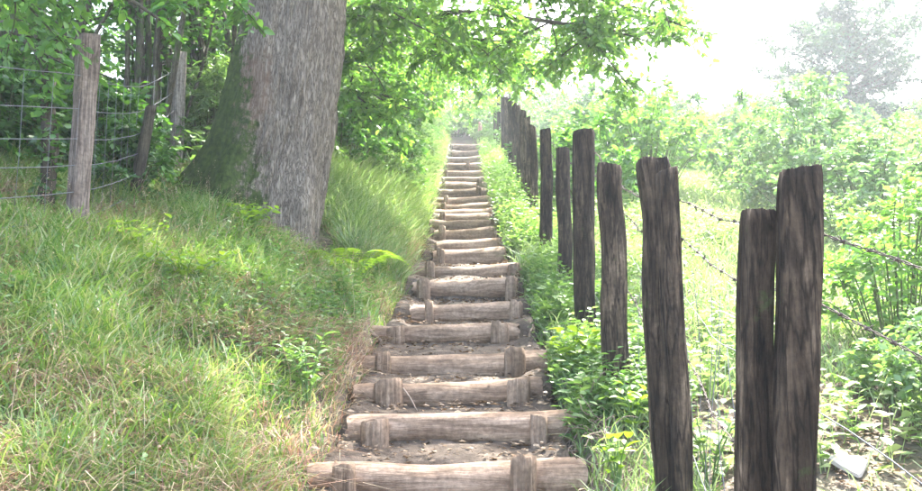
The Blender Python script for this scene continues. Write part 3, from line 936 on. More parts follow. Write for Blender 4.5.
WT = [wood_tree(31, "ash_tree", "bushy green tree standing in the wood behind the left fence", 6.2, .5, M_HAZEL),
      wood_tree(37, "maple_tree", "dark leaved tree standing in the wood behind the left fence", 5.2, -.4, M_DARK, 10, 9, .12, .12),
      wood_tree(41, "lime_tree", "light green tree standing in the wood behind the left fence", 7.0, .2, M_CANOPY, 10, 9, .11, .2)]
spots = [(-4.2, 12.6, 1), (-5.6, 10.4, 0), (-6.8, 13.5, 1), (-3.6, 15.2, 2), (-5.2, 17.5, 1), (-8.2, 17, 0), (-2.6, 19.5, 0), (-4.4, 22, 2), (-7, 22, 1),
         (-2.2, 25, 1), (-3.0, 30, 0), (-1.6, 34.5, 2), (1.1, 35.5, 1), (2.6, 37, 0), (-5.0, 29, 1), (-10.5, 21, 2), (-6.4, 7.6, 2), (-8.5, 10.5, 1), (-11, 14, 0),
         (-0.6, 38.5, 1), (-1.4, 28.5, 2), (1.7, 30.5, 2), (-1.75, 15.8, 2), (-1.6, 18.6, 0), (-1.5, 21.8, 2), (-1.35, 25, 0), (1.9, 33, 0), (-1.8, 13.6, 0), (.25, 35.8, 2), (.8, 39, 0), (1.7, 41, 2), (-.2, 42, 0)]
used = set()
rt = np.random.default_rng(3)
for (x, y, k) in spots:
    loc = (x, y, float(ground_z(x, y))); rz = rt.uniform(0, 6.28); sc = rt.uniform(.85, 1.15)
    if y > 27 and x > -2.5: sc *= .62
    if x > -1.9 and y < 26: sc *= .72
    if k not in used:
        used.add(k); o = WT[k]; o.location = loc; o.rotation_euler = (0, 0, rz); o.scale = (sc,) * 3
    else:
        o = dup(WT[k], loc, rz, sc)
    if y > 27 and x > -2.5:
        o["label"] = ["bushy green tree arching over the top of the steps", "dark leaved tree closing the view above the top of the steps", "light green tree leaning in beside the upper steps"][k]
        o["group"] = "trees closing the top of the path"
    elif x > -1.9:
        o["label"] = "slender tree at the left edge of the upper steps, %s going uphill" % {13.6: "first", 15.8: "second", 18.6: "third", 21.8: "fourth", 25: "fifth"}[y]
        o["group"] = "slender trees along the upper steps"

# --- coppiced hazel: many thin stems from one stool
def coppice(x, y, seed, nst, H, label, spread=.35, leaf_t0=.35, mat=M_DARK, leans=(0, 0)):
    rng = np.random.default_rng(seed); base = np.array((x, y, float(ground_z(x, y))))
    root = thing("hazel_coppice", label, "shrub", base, "hazel stools behind the left fence")
    tr = Tree(seed)
    for k in range(nst):
        a = rng.uniform(0, 6.28); r = rng.uniform(.02, .28)
        p = np.array((math.cos(a) * r, math.sin(a) * r, -.2))
        v = np.array((math.cos(a) * spread + leans[0], math.sin(a) * spread + leans[1], 1.0)) * np.array((rng.uniform(.2, 1.2), rng.uniform(.2, 1.2), 1))
        h = H * rng.uniform(.6, 1.1)
        lp = limb_poly(p, v, h, rng, 10, .03, .07)
        mbs = MB(); r0 = rng.uniform(.022, .055)
        tube(mbs, lp, np.linspace(r0, r0 * .25, 10), 7)
        link("stem", mbs.mesh("stem", M_STEM, True), root)
        tr.twigs(lp, 15, .6, leaf_t0, .5, .004)
    tr.make_leaves(8, .10)
    tr.leaf.v and link("foliage", tr.leaf.mesh("foliage", mat, True), root)
    tag(link("twig", tr.wood.mesh("twig", M_TWIG, True), root), kind="stuff")
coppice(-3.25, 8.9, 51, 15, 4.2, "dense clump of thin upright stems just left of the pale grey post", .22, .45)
coppice(-2.75, 10.2, 52, 14, 4.5, "clump of thin stems between the pale grey post and the big trunk", .25, .4, M_HAZEL)
coppice(-4.1, 8.0, 53, 9, 3.8, "clump of stems at the far left behind the tall pale post", .35, .3, M_HAZEL)
coppice(-3.6, 11.5, 54, 14, 4.5, "clump of stems deep in the shade behind the others", .3, .35)

# --- ivy-grown dead stem at the far left, and the bough above it
IV = np.array((P(44, 200, 6.5)[0], 6.5, 0)); IV[2] = float(ground_z(IV[0], IV[1]))
iv = thing("ivy_stem", "dark ivy-covered dead stem at the far left behind the wires", "tree", IV)
st = smooth_poly([(0, 0, -.3), (.02, 0, .5), (-.03, 0, 1.0), (.04, .02, 1.55)], 12)
tk = MB(); tube(tk, st, np.linspace(.065, .05, 12) * (1 + .1 * vn(np.arange(12) * 1.3, 2.0)), 10)
link("trunk", tk.mesh("trunk", M_POSTD, True), iv)
tr = Tree(61); tr.twigs(st, 150, .16, .0, .8, wood=False)
tr.make_leaves(5, .07, (L6, F6), .2)
link("crown", tr.leaf.mesh("crown", M_DARK, True), iv)
LB = np.array((-4.6, 6.6, float(ground_z(-4.6, 6.6))))
lb = thing("leaning_tree", "tree at the far left whose pale bough and big leaves hang into the corner", "tree", LB)
tr = Tree(67)
tk = MB(); stm = smooth_poly([LB + (0, 0, -.3), LB + (.1, 0, 1.2), LB + (.2, -.1, 2.4), LB + (.5, -.1, 3.6)], 12); tube(tk, stm, np.linspace(.11, .06, 12), 10)
link("trunk", tk.mesh("trunk", M_STEM, True, LB), lb)
for l in ([(-170, -10, 6.6), (-60, -2, 6.5), (0, 22, 6.4), (25, 42, 6.3), (45, 62, 6.2)], [(-170, -60, 6.6), (-40, -50, 6.0), (50, -25, 5.6), (120, -5, 5.4), (160, 20, 5.3)],
          [(-170, -100, 6.6), (0, -90, 6.4), (110, -60, 6.4), (200, -30, 6.4), (235, 0, 6.3)], [(-150, 10, 6.6), (-60, -10, 6.0), (10, -8, 5.6), (70, -2, 5.3)]):
    lp = tr.limb(px_poly(l), .045, .008, 7)
    for q in range(6):
        s = tr.rng.integers(5, 13)
        l2 = limb_poly(lp[s], norm(tr.rng.normal(size=3) * (.8, .8, .25) + (lp[s] - lp[s - 1]) * 3 - np.array((0, 0, .15))), tr.rng.uniform(.4, .8), tr.rng, 5, -.03)
        tr.limb(l2, .009, .003, 4); tr.twigs(l2, 7, .26, .05, .4, .003)
    tr.twigs(lp, 10, .35, .3, .4, .003)
tr.make_leaves(7, .08)
link("branch", tr.wood.mesh("branch", M_STEM, True, LB), lb)
link("crown", tr.leaf.mesh("crown", M_HAZEL, True, LB), lb)

# --- hazy tree on the skyline at the right
FT = np.array((12.5, 28.0, 0)); FT[2] = float(ground_z(FT[0], FT[1]))
ft = thing("skyline_tree", "hazy blue-green tree on the skyline at the upper right", "tree", FT)
tr = Tree(71)
tk = MB(); tube(tk, smooth_poly([(0, 0, -.5), (.1, 0, 1.5), (0, 0, 3.2), (.2, 0, 5)], 12), np.linspace(.2, .05, 12), 10)
link("trunk", tk.mesh("trunk", M_STEM, True), ft)
for k in range(60):
    a = k * 2.4; t = min(1, max(0, k / 60 + tr.rng.uniform(-.1, .1)))
    v = (math.cos(a), math.sin(a), -.05 + .75 * t)
    lp = tr.limb(limb_poly((0, 0, 1.1 + 3.3 * t), v, tr.rng.uniform(1.6, 2.7) * (.55 + .75 * math.sin(math.pi * min(1, .12 + .85 * t))), tr.rng, 7), .05, .01, 5)
    tr.twigs(lp, 70, .6, .15, 1.0, wood=False)
tr.make_leaves(7, .14, (L4, F4))
link("branch", tr.wood.mesh("branch", M_STEM, True), ft)
link("crown", tr.leaf.mesh("crown", M_FAR, True), ft)

# ------------------------------------------------------------------ bushes
def bush(seed, name, label, cat, group, mat, rx, rz, nst=40, per=10, size=.075, tpl=(L4, F4), erect=.5, twn=9):
    tr = Tree(seed); rng = tr.rng
    root = thing(name, label, cat, (0, 0, 0), group)
    for k in range(nst):
        a = rng.uniform(0, 6.28); e = rng.random() ** .6
        tip = np.array((math.cos(a) * rx * e, math.sin(a) * rx * e, rz * (1.05 - .75 * e ** 2) * rng.uniform(.75, 1.2)))
        b = np.array((math.cos(a) * rx * e * .25, math.sin(a) * rx * e * .25, -.08))
        mid = b * .45 + tip * .55; mid[2] = max(mid[2], tip[2] * (erect + .35))
        lp = smooth_poly([b, mid, tip], 9)
        tube(tr.wood, lp, np.linspace(.009, .003, 9), 4, False)
        tr.twigs(lp, twn, .30, .12, .7, wood=False)
    tr.make_leaves(per, size, tpl, .6)
    link("stem", tr.wood.mesh("stem", M_CANE, True), root)
    link("foliage", tr.leaf.mesh("foliage", mat, True), root)
    return root
BG = "bushes of the sunlit thicket beyond the post fence"
BL = "leafy bush in the sunlit thicket beyond the post fence"
BV = [bush(81, "bramble_bush", BL, "bush", BG, M_BUSH, 1.15, 1.25, 46, 10, .085), bush(82, "bramble_bush", BL, "bush", BG, M_WEED, 1.0, 1.0, 42, 10, .08),
      bush(83, "bramble_bush", BL, "bush", BG, M_BUSH, 1.3, 1.6, 52, 10, .09), bush(84, "bramble_bush", BL, "bush", BG, M_CANOPY, .9, 1.35, 40, 10, .085),
      bush(85, "elder_bush", BL, "bush", BG, M_HAZEL, 1.1, 1.5, 34, 9, .13, (L6, F6))]
rb = np.random.default_rng(17)
NUM = ["first", "second", "third", "fourth", "fifth", "sixth", "seventh", "eighth", "ninth", "tenth", "eleventh", "twelfth", "thirteenth", "fourteenth", "fifteenth", "sixteenth", "seventeenth", "eighteenth", "nineteenth", "twentieth"]
bs = []
for row, y in enumerate(np.arange(10.8, 45, 1.9)):
    x = 2.1 + .04 * y + rb.uniform(0, .8); nth = 0
    while x < .56 * y + 4:
        # open grass clearing seen between the posts
        if not (y < 13 and 2.6 < x < 4.2):
            bs.append((x, y + rb.uniform(-.6, .6), 1.12, "leafy bush, %s from the post fence in the thicket's %s row uphill" % (NUM[nth], NUM[row]))); nth += 1
        x += rb.uniform(1.5, 2.2) * (1 + .014 * y)
for (x, y, lab) in ((4.7, 8.6, "bush standing at the meadow's right edge, nearest of the tall ones"), (5.6, 9.2, "tall bush farther right at the meadow's edge"), (5.2, 7.0, "bush cut by the picture's right edge above the brambles"),
                    (4.1, 9.6, "bush closing the back of the small bright meadow")):
    bs.append((x, y, .85, lab))
for k, (x, y) in enumerate(((1.9, 12.5), (1.6, 15), (1.5, 18), (1.45, 21), (1.4, 24), (1.5, 27.5))):
    bs.append((x, y, .72, "small bush pressed against the post fence, %s going uphill" % NUM[k]))
for k, (x, y) in enumerate(((-1.9, 36.5), (-1.2, 34.4), (-.2, 35.2), (.3, 37), (.9, 34.6), (1.8, 35.8), (-.95, 32.8), (1.25, 32.6))):
    bs.append((x, y, 1.15, "bush closing the top of the path, %s " % NUM[k] + ("counted from the left" if k < 6 else "standing in front")))
first = set()
for i, (x, y, f, lab) in enumerate(bs):
    k = int(rb.choice(5, p=[.22, .2, .2, .16, .22])); sc = rb.uniform(.8, 1.2) * f
    loc = (x, y, float(ground_z(x, y))); rz = rb.uniform(0, 6.28)
    zs_ = sc * rb.uniform(.75, 1.1) * (1.05 if x > 2.5 and y > 14 else 1)
    if k not in first:
        first.add(k); o = BV[k]; o.location = loc; o.rotation_euler = (0, 0, rz); o.scale = (sc, sc, zs_); o["label"] = lab
    else:
        dup(BV[k], loc, rz, (sc, sc, zs_), lab)
print("bushes", len(bs))
# bright brambles just right of the nearest post
for (x, y, k, sc, lab) in ((2.55, 4.7, 1, .62, "bright bramble bush at the right edge behind the barbed wire"), (2.75, 5.7, 3, .72, "bramble bush behind the nearer one at the right edge"),
                           (2.45, 3.95, 1, .45, "low bramble at the lower right corner beside the pale stone")):
    dup(BV[k], (x, y, float(ground_z(x, y))), rb.uniform(0, 6), sc, lab, "brambles near the barbed wire")

# shrubs along the left of the upper path
LV = [bush(91, "hedge_shrub", "soft green shrub crowding the left edge of the upper steps", "bush", "shrubs along the left of the upper steps", M_WEED, .8, 1.0, 44, 12, .10, (LN, F4), .6),
      bush(92, "hedge_shrub", "soft green shrub crowding the left edge of the upper steps", "bush", "shrubs along the left of the upper steps", M_HAZEL, .85, 1.2, 44, 10, .075)]
ls = []
for row, y in enumerate(np.arange(9.6, 34, 1.05)):
    for x, w in ((-1.02, "nearest the path"), (-1.9, "one out from the path"), (-2.8, "two out from the path")):
        ls.append((x + rb.uniform(-.15, .15), y + rb.uniform(-.3, .3), "soft green shrub by the upper steps, %s, %s row uphill" % (w, (NUM + ["twenty-first", "twenty-second", "twenty-third", "twenty-fourth", "twenty-fifth"])[row])))
first = set()
for i, (x, y, lab) in enumerate(ls):
    if (abs(x - BT[0]) < 1.0 and y < 9.6) or (x > -2.3 and y < 12.5): continue
    k = int(rb.random() < .45); sc = rb.uniform(.75, 1.05) * (.72 if x > -1.5 else 1.1)
    loc = (x, y, float(ground_z(x, y)))
    if k not in first:
        first.add(k); o = LV[k]; o.location = loc; o.scale = (sc,) * 3; o["label"] = lab
    else:
        dup(LV[k], loc, rb.uniform(0, 6.28), sc, lab)
# shrubs of the wood floor behind the left fence
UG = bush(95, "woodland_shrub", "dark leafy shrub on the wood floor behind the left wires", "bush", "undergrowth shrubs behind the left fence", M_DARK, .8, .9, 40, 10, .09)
us_ = [(-3.9, 7.5), (-4.5, 7.0), (-3.2, 8.0), (-4.3, 7.4), (-5.0, 8.6), (-3.5, 9.8), (-2.6, 11.0), (-4.6, 9.8), (-5.8, 9), (-3.1, 10.8), (-5.5, 12), (-3.9, 13.6), (-4.6, 5.4), (-5.6, 6.6), (-7, 9.6), (-7.4, 8), (-6.2, 15), (-9, 13), (-2.9, 7.6)]
for i, (x, y) in enumerate(us_):
    loc = (x, y, float(ground_z(x, y))); sc = rb.uniform(.7, 1.15)
    if i == 0: UG.location = loc
    else: dup(UG, loc, rb.uniform(0, 6.28), sc)

# ------------------------------------------------------------------ grass and ground cover
rg = np.random.default_rng(101)
def scatter(n, x0, x1, y0, y1, powy=1.0):
    y = y0 + (y1 - y0) * rg.random(n) ** powy
    x = x0 + (x1 - x0) * rg.random(n)
    return x, y
def on_ground(x, y, dz=-.01):
    return np.stack([x, y, ground_z(x, y) + dz], -1)
# left bank
x, y = scatter(135000, -3.9, -.40, 2.1, 13, 1.55)
xf, yf = scatter(30000, -1.7, -.45, 12, 36, 1.2); x = np.concatenate([x, xf]); y = np.concatenate([y, yf])
u = x - centre(y)
cl = fbm(x * 1.1, y * 1.1, 0, 55)
keep = (u < -half(y) + .08 - .10 * rg.random(len(x))) & (rg.random(len(x)) < .70 + .4 * cl) & (np.abs(x) < .70 * y + .9)
keep &= (((x - BT[0]) / .66) ** 2 + ((y - BT[1]) / .6) ** 2 > 1)
x, y, cl = x[keep], y[keep], cl[keep]
cl2 = fbm(x * 3.4, y * 3.4, 0, 58)
h = (.12 + .16 * rg.random(len(x)) + .08 * np.clip(cl, -1, 1) + .07 * np.clip(cl2, -1, 1)) * (1 + .5 * sstep(7, 11, y))
h = h * (.5 + .5 * sstep(0, .4, -(x - centre(y)) - half(y)))
mb = MB(); blades(mb, rg, on_ground(x, y), h, .004 + .008 * rg.random(len(x)) ** 2 + .0005 * y, .25 + 1.0 * rg.random(len(x)))
print("grass blades", len(x))
tag(link("bank_grass", mb.mesh("bank_grass", M_GRASS)), "green grass covering the left bank beside the steps", "grass", kind="stuff")
# dry grass lying in patches
x, y = scatter(95000, -3.9, -.5, 2.1, 10, 1.5)
u = x - centre(y)
pt = fbm(x * 1.9 + 3, y * 1.9, 0, 67)
keep = (u < -half(y) + .06) & (pt + .7 * rg.random(len(x)) + .16 * np.clip(5.6 - y, 0, 2) > .20) & (np.abs(x) < .70 * y + .9)
keep &= (((x - BT[0]) / .66) ** 2 + ((y - BT[1]) / .6) ** 2 > 1)
x, y = x[keep], y[keep]
mb = MB(); blades(mb, rg, on_ground(x, y), .10 + .17 * rg.random(len(x)), .0035 + .0055 * rg.random(len(x)), .9 + 1.5 * rg.random(len(x)))
print("dry blades", len(x))
tag(link("dry_grass", mb.mesh("dry_grass", M_DRY)), "straw-coloured dry grass lying in patches on the left bank", "dry grass", kind="stuff")
x, y = scatter(650, -3.3, -.6, 2.8, 11, 1.4); k = (x - centre(y) < -half(y) - .1) & (np.abs(x) < .6 * y + .4) & (((x - BT[0]) / .7) ** 2 + ((y - BT[1]) / .62) ** 2 > 1); x, y = x[k], y[k]
bp_ = on_ground(x, y); mb = MB(); hh_ = rg.uniform(.3, .55, len(x)); az_ = rg.uniform(0, 6.28, len(x)); ln_ = rg.uniform(.1, .5, len(x))
blades(mb, rg, bp_, hh_, np.full(len(x), .0028), ln_, az_)
tip = bp_ + np.stack([np.cos(az_) * hh_ * ln_, np.sin(az_) * hh_ * ln_, hh_ * (1 - .45 * ln_)], -1)
for q in range(5):                                             # loose seed heads
    leaves(mb, tip - np.array((0, 0, .016 * q)), rg.normal(0, .6, (len(x), 3)) + np.array((0, 0, .8)), rg.normal(size=(len(x), 3)), rg.uniform(.010, .022, len(x)), (LN * np.array((1, 1.6, 1)), F4))
tag(link("seed_grass", mb.mesh("seed_grass", M_DRY)), "pale seed stalks standing above the grass of the left bank", "grass", kind="stuff")
# tall soft grass between the trunk and the upper steps
x, y = scatter(26000, -2.2, -.45, 8.2, 26, 1.5); k = (x - centre(y) < -half(y) + .02) & (((x - BT[0]) / .75) ** 2 + ((y - BT[1]) / .7) ** 2 > 1); x, y = x[k], y[k]
mb = MB(); blades(mb, rg, on_ground(x, y), (.30 + .40 * rg.random(len(x))) * (.55 + .45 * sstep(.1, .5, -(x - centre(y)) - half(y))), .006 + .006 * rg.random(len(x)) + .0003 * y, .3 + .8 * rg.random(len(x)))
tag(link("tall_grass", mb.mesh("tall_grass", M_MEADOW)), "tall soft pale grass between the big trunk and the upper steps", "grass", kind="stuff")
# verge between the steps and the post fence, and the sunlit meadow
x, y = scatter(120000, .5, 9, 2.6, 22, 1.7)
u = x - centre(y)
keep = (u > half(y) - .06 + .1 * rg.random(len(x))) & (x < .70 * y + .9) & ~((u > 1.1) & (u < 2.3) & (y < 5.0 + .8 * vn(x * 2, y * 2, 0, 7)) & (rg.random(len(x)) < .93))
x, y = x[keep], y[keep]
mb = MB(); blades(mb, rg, on_ground(x, y), (.10 + .16 * rg.random(len(x))) * (1 + .35 * sstep(7, 12, y)), .004 + .004 * rg.random(len(x)) + .0007 * y, .25 + .9 * rg.random(len(x)))
print("meadow blades", len(x))
tag(link("meadow_grass", mb.mesh("meadow_grass", M_MEADOW)), "bright grass of the meadow and verge right of the steps", "grass", kind="stuff")

# leafy ground cover: small weeds in masses along both edges of the path
def weeds(name, label, pts, hs, mat, size, per=7, tpl=(L6, F6)):
    n = len(pts)
    mb = MB(); rng = rg
    d = norm(np.stack([rng.normal(0, .35, n), rng.normal(0, .35, n), np.ones(n)], -1))
    for off in range(1):
        k = n * per
        p0 = np.repeat(pts, per, 0); dd = np.repeat(d, per, 0); hh = np.repeat(hs, per)
        t = (np.tile(np.arange(per), n) + .7 + .4 * rng.random(k)) / per
        az = np.tile(np.arange(per), n) * 2.4 + np.repeat(rng.uniform(0, 6.28, n), per)
        al = np.stack([np.cos(az), np.sin(az), rng.uniform(-.3, .6, k)], -1)
        nm = np.stack([rng.normal(0, .35, k), rng.normal(0, .35, k), np.ones(k)], -1)
        leaves(mb, p0 + dd * (hh * t)[:, None], al, nm, size * (1.25 - .6 * t) * rng.uniform(.7, 1.2, k), tpl)
    # stalks
    w = np.array((.003, 0, 0)); top = pts + d * hs[:, None]
    V = np.stack([pts - w, pts + w, top], 1)
    mb.add(V.reshape(-1, 3), (np.arange(n) * 3)[:, None] + np.arange(3)[None])
    tag(link(name, mb.mesh(name, mat)), label, "weeds", kind="stuff")
x, y = scatter(8000, .4, 1.35, 4.6, 28, 1.3); k = (x - centre(y) > half(y) + .02) & (fbm(x * 1.3, y * 1.3, 0, 12) > -.45); x, y = x[k], y[k]
weeds("verge_weeds", "leafy weeds crowding between the steps and the post fence", on_ground(x, y), (.12 + .22 * rg.random(len(x))) * (1 + .5 * sstep(7, 12, y)), M_WEED, .075)
x, y = scatter(9000, -3.4, -.6, 3.0, 12, 1.2); k = (x - centre(y) < -.7) & (fbm(x * .9, y * .9, 0, 14) + .35 * rg.random(len(x)) + .10 * (y - 6) > .22) & (np.abs(x) < .6 * y + .4) & (((x - BT[0]) / .7) ** 2 + ((y - BT[1]) / .62) ** 2 > 1); x, y = x[k], y[k]
weeds("bank_weeds", "small leafy weeds among the grass of the left bank", on_ground(x, y), .10 + .20 * rg.random(len(x)), M_WEED, .055)
x, y = scatter(9000, 1.0, 9, 4.0, 16, 1.5); k = (x < .70 * y + .9) & (fbm(x * .8, y * .8, 0, 19) > -.05) & ~((x < 2.25) & (y < 5.1) & (rg.random(len(x)) < .75)); x, y = x[k], y[k]
weeds("meadow_weeds", "leafy plants growing through the bright meadow", on_ground(x, y), .15 + .28 * rg.random(len(x)), M_MEADOW, .085)
# dead leaves on the treads and beneath the wire
n = 5200
u_ = rg.uniform(-.95, .95, n); y = 3.2 + 12 * rg.random(n) ** 1.3
x = u_ * half(y) + centre(y)
pos = np.stack([x, y, path_z(y) + .012 + .02 * rg.random(n) + .05 * sstep(.6, .92, np.abs(u_))], -1)
x2 = rg.uniform(1.05, 2.6, 3600); y2 = rg.uniform(3.0, 5.6, 3600)
pos = np.vstack([pos, on_ground(x2, y2, .012)])
x3, y3 = scatter(2600, -3.6, -.7, 2.6, 8.5, 1.2)
pos = np.vstack([pos, on_ground(x3, y3, .03) + np.stack([0 * x3, 0 * x3, .12 * rg.random(len(x3))], -1)])
n = len(pos); az = rg.uniform(0, 6.28, n)
mb = MB(); leaves(mb, pos, np.stack([np.cos(az), np.sin(az), rg.normal(0, .15, n)], -1), np.stack([rg.normal(0, .3, n), rg.normal(0, .3, n), np.ones(n)], -1), rg.uniform(.015, .05, n), (L4, F4))
tag(link("leaf_litter", mb.mesh("leaf_litter", M_LITTER)), "dead brown leaves lying on the treads, bank and bare soil", "leaf litter", kind="stuff")

# ------------------------------------------------------------------ single plants with leaves of their own
def leaf_mesh(name, mat, w=.5):
    mb = MB(); n = 7
    t = np.linspace(0, 1, n)
    wd = w * .5 * np.sin(math.pi * t ** .8) ** .9 + .012; wd[-1] = 0.004
    V = []
    for k in range(n):
        z = .10 * math.sin(t[k] * 2.2) - .18 * t[k] ** 2
        V += [(t[k], -wd[k], z + .25 * wd[k]), (t[k], 0, z), (t[k], wd[k], z + .25 * wd[k])]
    q = []
    for k in range(n - 1):
        for e in (0, 1):
            q.append((3 * k + e, 3 * k + e + 1, 3 * k + 4 + e, 3 * k + 3 + e))
    mb.add(np.array(V), np.array(q))
    return mb.mesh(name, mat)
LM = {"lime": leaf_mesh("broad_leaf", M_LIME, .5), "weed": leaf_mesh("broad_leaf", M_WEED, .55), "narrow": leaf_mesh("narrow_leaf", M_WEED, .28)}
def plant(name, label, cat, x, y, h, nst, nl, size, kind, seed, group=None, spread=.5):
    rng = np.random.default_rng(seed); base = np.array((x, y, float(ground_z(x, y)) - .01))
    root = thing(name, label, cat, base, group)
    for k in range(nst):
        a = rng.uniform(0, 6.28); r = spread * rng.uniform(.2, 1)
        lp = smooth_poly([(0, 0, -.03), (math.cos(a) * r * .35 * h, math.sin(a) * r * .35 * h, h * .55), (math.cos(a) * r * h, math.sin(a) * r * h, h * rng.uniform(.75, 1.05))], 8)
        mb = MB(); tube(mb, lp, np.linspace(.005, .002, 8), 5)
        link("stem", mb.mesh("stem", M_WEED), root)
        for q in range(nl):
            t = .3 + .7 * (q + rng.random() * .6) / nl; s = min(t, 1) * 7; kk = min(int(s), 6)
            p = lp[kk] + (lp[kk + 1] - lp[kk]) * (s - kk)
            o = link("leaf", LM[kind], root, p)
            az = q * 2.4 + rng.uniform(-.5, .5) + a
            o.rotation_euler = (rng.normal(0, .2), rng.uniform(-.55, .15), az)
            z = size * rng.uniform(.7, 1.2) * (1.1 - .3 * t); o.scale = (z, z, z)
    return root
def gp(px, d):
    return (px - CX) / F_PX * d * (1 / math.cos(PITCH))
plant("broadleaf_plant", "lime-green broadleaf sapling in the grass left of the big trunk", "plant", gp(186, 5.6), 5.6, .36, 13, 9, .085, "lime", 1, None, 1.1)
plant("broadleaf_plant", "smaller lime-green seedling nearer the tall pale post", "plant", gp(125, 5.9), 5.9, .32, 10, 8, .08, "lime", 2, None, 1.1)
plant("broadleaf_plant", "yellow-green seedling at the mossy foot of the big trunk", "plant", gp(250, 7.2), 7.2, .36, 11, 8, .085, "lime", 3, None, .9)
plant("broadleaf_plant", "bright leafy plant at the foot of the third fence post", "plant", .66, 5.35, .34, 9, 7, .105, "lime", 4, None, .8)
plant("broadleaf_plant", "bright leafy plant between the second and third fence posts", "plant", gp(628, 4.45), 4.45, .30, 5, 6, .09, "lime", 5)
plant("broadleaf_plant", "leafy plant hugging the right foot of the second fence post", "plant", gp(700, 3.75), 3.75, .38, 5, 8, .075, "weed", 6)
plant("broadleaf_plant", "leafy plant right of the fifth log step below the tall post", "plant", .62, 6.5, .30, 6, 7, .085, "weed", 7)
plant("willowherb", "tall narrow-leaved plant on the bank left of the lowest steps", "plant", gp(312, 4.75), 4.75, .38, 5, 12, .10, "narrow", 8)
plant("willowherb", "narrow-leaved plant in the grass left of the fifth step", "plant", gp(345, 6.6), 6.6, .36, 5, 12, .10, "narrow", 9)
plant("broadleaf_plant", "leafy shoot beside the pale grey post in front of the wood", "plant", gp(196, 8.6), 8.6, .75, 5, 9, .13, "weed", 10)
plant("broadleaf_plant", "lime-green plant at the left edge low in the grass", "plant", gp(20, 4.6), 4.6, .25, 4, 7, .085, "weed", 11)
plant("broadleaf_plant", "bright leafy plant at the picture's bottom between the lowest log and the second post", "plant", gp(612, 3.95), 3.95, .26, 5, 6, .085, "lime", 12)

# fern below the big trunk
fx, fy = gp(352, 7.6), 7.6
fern = thing("fern", "yellowish fern arching out right of the big trunk's root", "fern", (fx, fy, float(ground_z(fx, fy))))
for k in range(7):
    a = k * .9 + .2; mb = MB()
    t = np.linspace(0, 1, 22)
    L = .5
    c = np.stack([np.cos(a) * L * t, np.sin(a) * L * t, .34 * np.sin(t * 2.3) * (1 - .25 * t)], -1)
    tube(mb, c, np.linspace(.004, .001, 22), 4)
    side = np.array((-math.sin(a), math.cos(a), 0))
    for s in (-1, 1):
        leaves(mb, c[2:], np.repeat((side * s + np.array((math.cos(a), math.sin(a), 0)) * .35)[None], 20, 0), np.repeat(np.array([[0, 0, 1.0]]), 20, 0), .13 * np.sin(np.linspace(.35, 3.0, 20)) + .01, (LN * np.array((1, 1.6, .6)), F4))
    link("frond", mb.mesh("frond", M_LIME), fern)

# foxglove at the top of the steps: the pale pink fleck
fx, fy = float(P(480, 130, 31.5)[0]), 31.5
fz = float(ground_z(fx, fy))
fox = thing("foxglove", "pale pink flowering spike at the top of the steps", "flower", (fx, fy, fz + .1))
mb = MB(); tube(mb, [(0, 0, -.3), (.02, 0, .4), (0, 0, .72)], [.012, .01, .004], 6); link("stem", mb.mesh("stem", M_WEED), fox)
rf = np.random.default_rng(4)
for k in range(26):
    mb = MB(); a = k * 2.4; z = .38 + .012 * k; r = .06 * (1 - .02 * k)
    pts = [(0, 0, z), (math.cos(a) * r * .5, math.sin(a) * r * .5, z - .01), (math.cos(a) * r * 1.1, math.sin(a) * r * 1.1, z - .05)]
    tube(mb, pts, [.008, .026, .036], 7, False)
    link("bell", mb.mesh("bell", M_PINK), fox)

# ------------------------------------------------------------------ small things
# flat pale stone on the bare soil at the right
sp = P(852, 473, 4.0); sx, sy = sp[0], 4.0
sz = float(ground_z(sx, sy))
mb = MB()
out = np.array([(-.085, .055), (-.03, .075), (.07, .06), (.085, .03), (.02, -.05), (.0, -.06), (-.05, .0)])
n = len(out)
Vb = np.concatenate([np.c_[out * 1.0, np.full(n, -.012)], np.c_[out, np.full(n, .016)], np.c_[out * .92, np.full(n, .021) + .004 * np.sin(np.arange(n) * 2.0)]])
Vb[:, 2] *= .6; Vb[:, 2] += Vb[:, 1] * .55
q = [(l * n + k, l * n + (k + 1) % n, (l + 1) * n + (k + 1) % n, (l + 1) * n + k) for l in (0, 1) for k in range(n)]
mb.add(Vb, np.array(q)); mb.f.append((2 * n + np.arange(n))[None])
tag(link("flat_stone", mb.mesh("flat_stone", M_STONE, False), None, (sx, sy, sz + .03)), "flat pale triangular stone on bare soil right of the nearest post", "stone")
# leaning twig on the third step
a, b = P(403, 388, STY[2] - .22), P(417, 411, STY[2] - .36)
mb = MB(); tube(mb, smooth_poly([a, .5 * (a + b) + (.004, 0, .004), b], 8), np.linspace(.006, .004, 8), 6)
tag(link("twig", mb.mesh("twig", M_ROOT, True, b), None, b), "thin pale twig leaning against the third log step", "twig")
# bare root curling at the left of the fifth step
pr = [P(364, 322, STY[4] - .02), P(372, 333, STY[4] - .10), P(380, 340, STY[4] - .13), P(384, 350, STY[4] - .18)]
mb = MB(); tube(mb, smooth_poly(pr, 12), np.linspace(.018, .009, 12), 8)
tag(link("root", mb.mesh("root", M_ROOT, True, pr[-1]), None, pr[-1]), "bare pale root curling down at the fifth step's left end", "root")
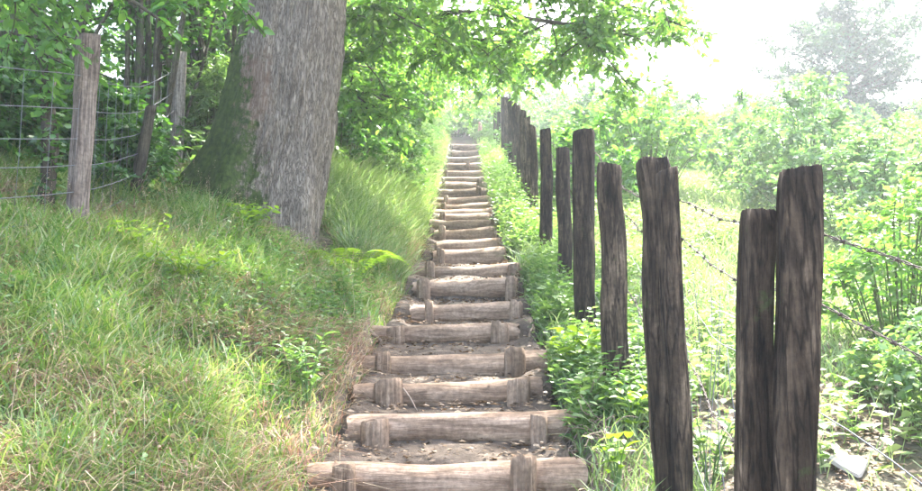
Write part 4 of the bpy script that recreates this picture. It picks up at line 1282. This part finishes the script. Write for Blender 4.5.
# tangle of dry roots where the two lowest logs run into the right bank
mb = MB(); rr = np.random.default_rng(9)
for k in range(90):
    x0 = rr.uniform(.50, .86); y0 = rr.uniform(4.15, 4.95)
    z0 = max(float(ground_z(x0, y0)), -.75) + rr.uniform(-.02, .10)
    p = np.array((x0, y0, z0)); pts = [p]
    v = norm(rr.normal(size=3) * (1, .8, .5) + np.array((-.2, -.3, -.2)))
    for q in range(6):
        v = norm(v + rr.normal(0, .45, 3)); pts.append(pts[-1] + v * rr.uniform(.02, .05))
    tube(mb, smooth_poly(pts, 10), np.linspace(rr.uniform(.003, .007), .0015, 10), 5)
tag(link("dry_roots", mb.mesh("dry_roots", M_ROOT)), "tangle of dry roots at the right ends of the two lowest logs", "roots", kind="stuff")

# ------------------------------------------------------------------ humid air
m, nt, out = new_mat("humid_air")
pv = nt.nodes.new("ShaderNodeVolumePrincipled")
pv.inputs["Color"].default_value = (.88, .95, 1.0, 1)
pv.inputs["Density"].default_value = .0022
pv.inputs["Anisotropy"].default_value = .35
nt.links.new(pv.outputs[0], out.inputs["Volume"])
lo, hi = np.array((-230.0, -70.0, float(GZ.min()) - 1.0)), np.array((230.0, 440.0, 21.0))
V = np.array([[(lo, hi)[a][0], (lo, hi)[b][1], (lo, hi)[c][2]] for a in (0, 1) for b in (0, 1) for c in (0, 1)])
mb = MB(); mb.add(V, np.array([(0, 1, 3, 2), (4, 6, 7, 5), (0, 4, 5, 1), (2, 3, 7, 6), (0, 2, 6, 4), (1, 5, 7, 3)]))
tag(link("haze", mb.mesh("haze", m, False)), "pale humid haze over the slope", "haze", kind="stuff")

# things that still share a label are told apart by their distance
ORDN = ["nearest", "second nearest", "third nearest", "fourth nearest", "fifth nearest", "sixth nearest", "seventh nearest", "eighth nearest", "ninth nearest", "tenth nearest"] + [w + " nearest" for w in NUM[10:20]]
same = {}
for o in COL.objects:
    if o.parent is None and "label" in o: same.setdefault(o["label"], []).append(o)
for lab, os_ in same.items():
    if len(os_) > 1:
        for k, o in enumerate(sorted(os_, key=lambda q: q.location.length)):
            o["label"] = lab + ", " + ORDN[k] + " of them"
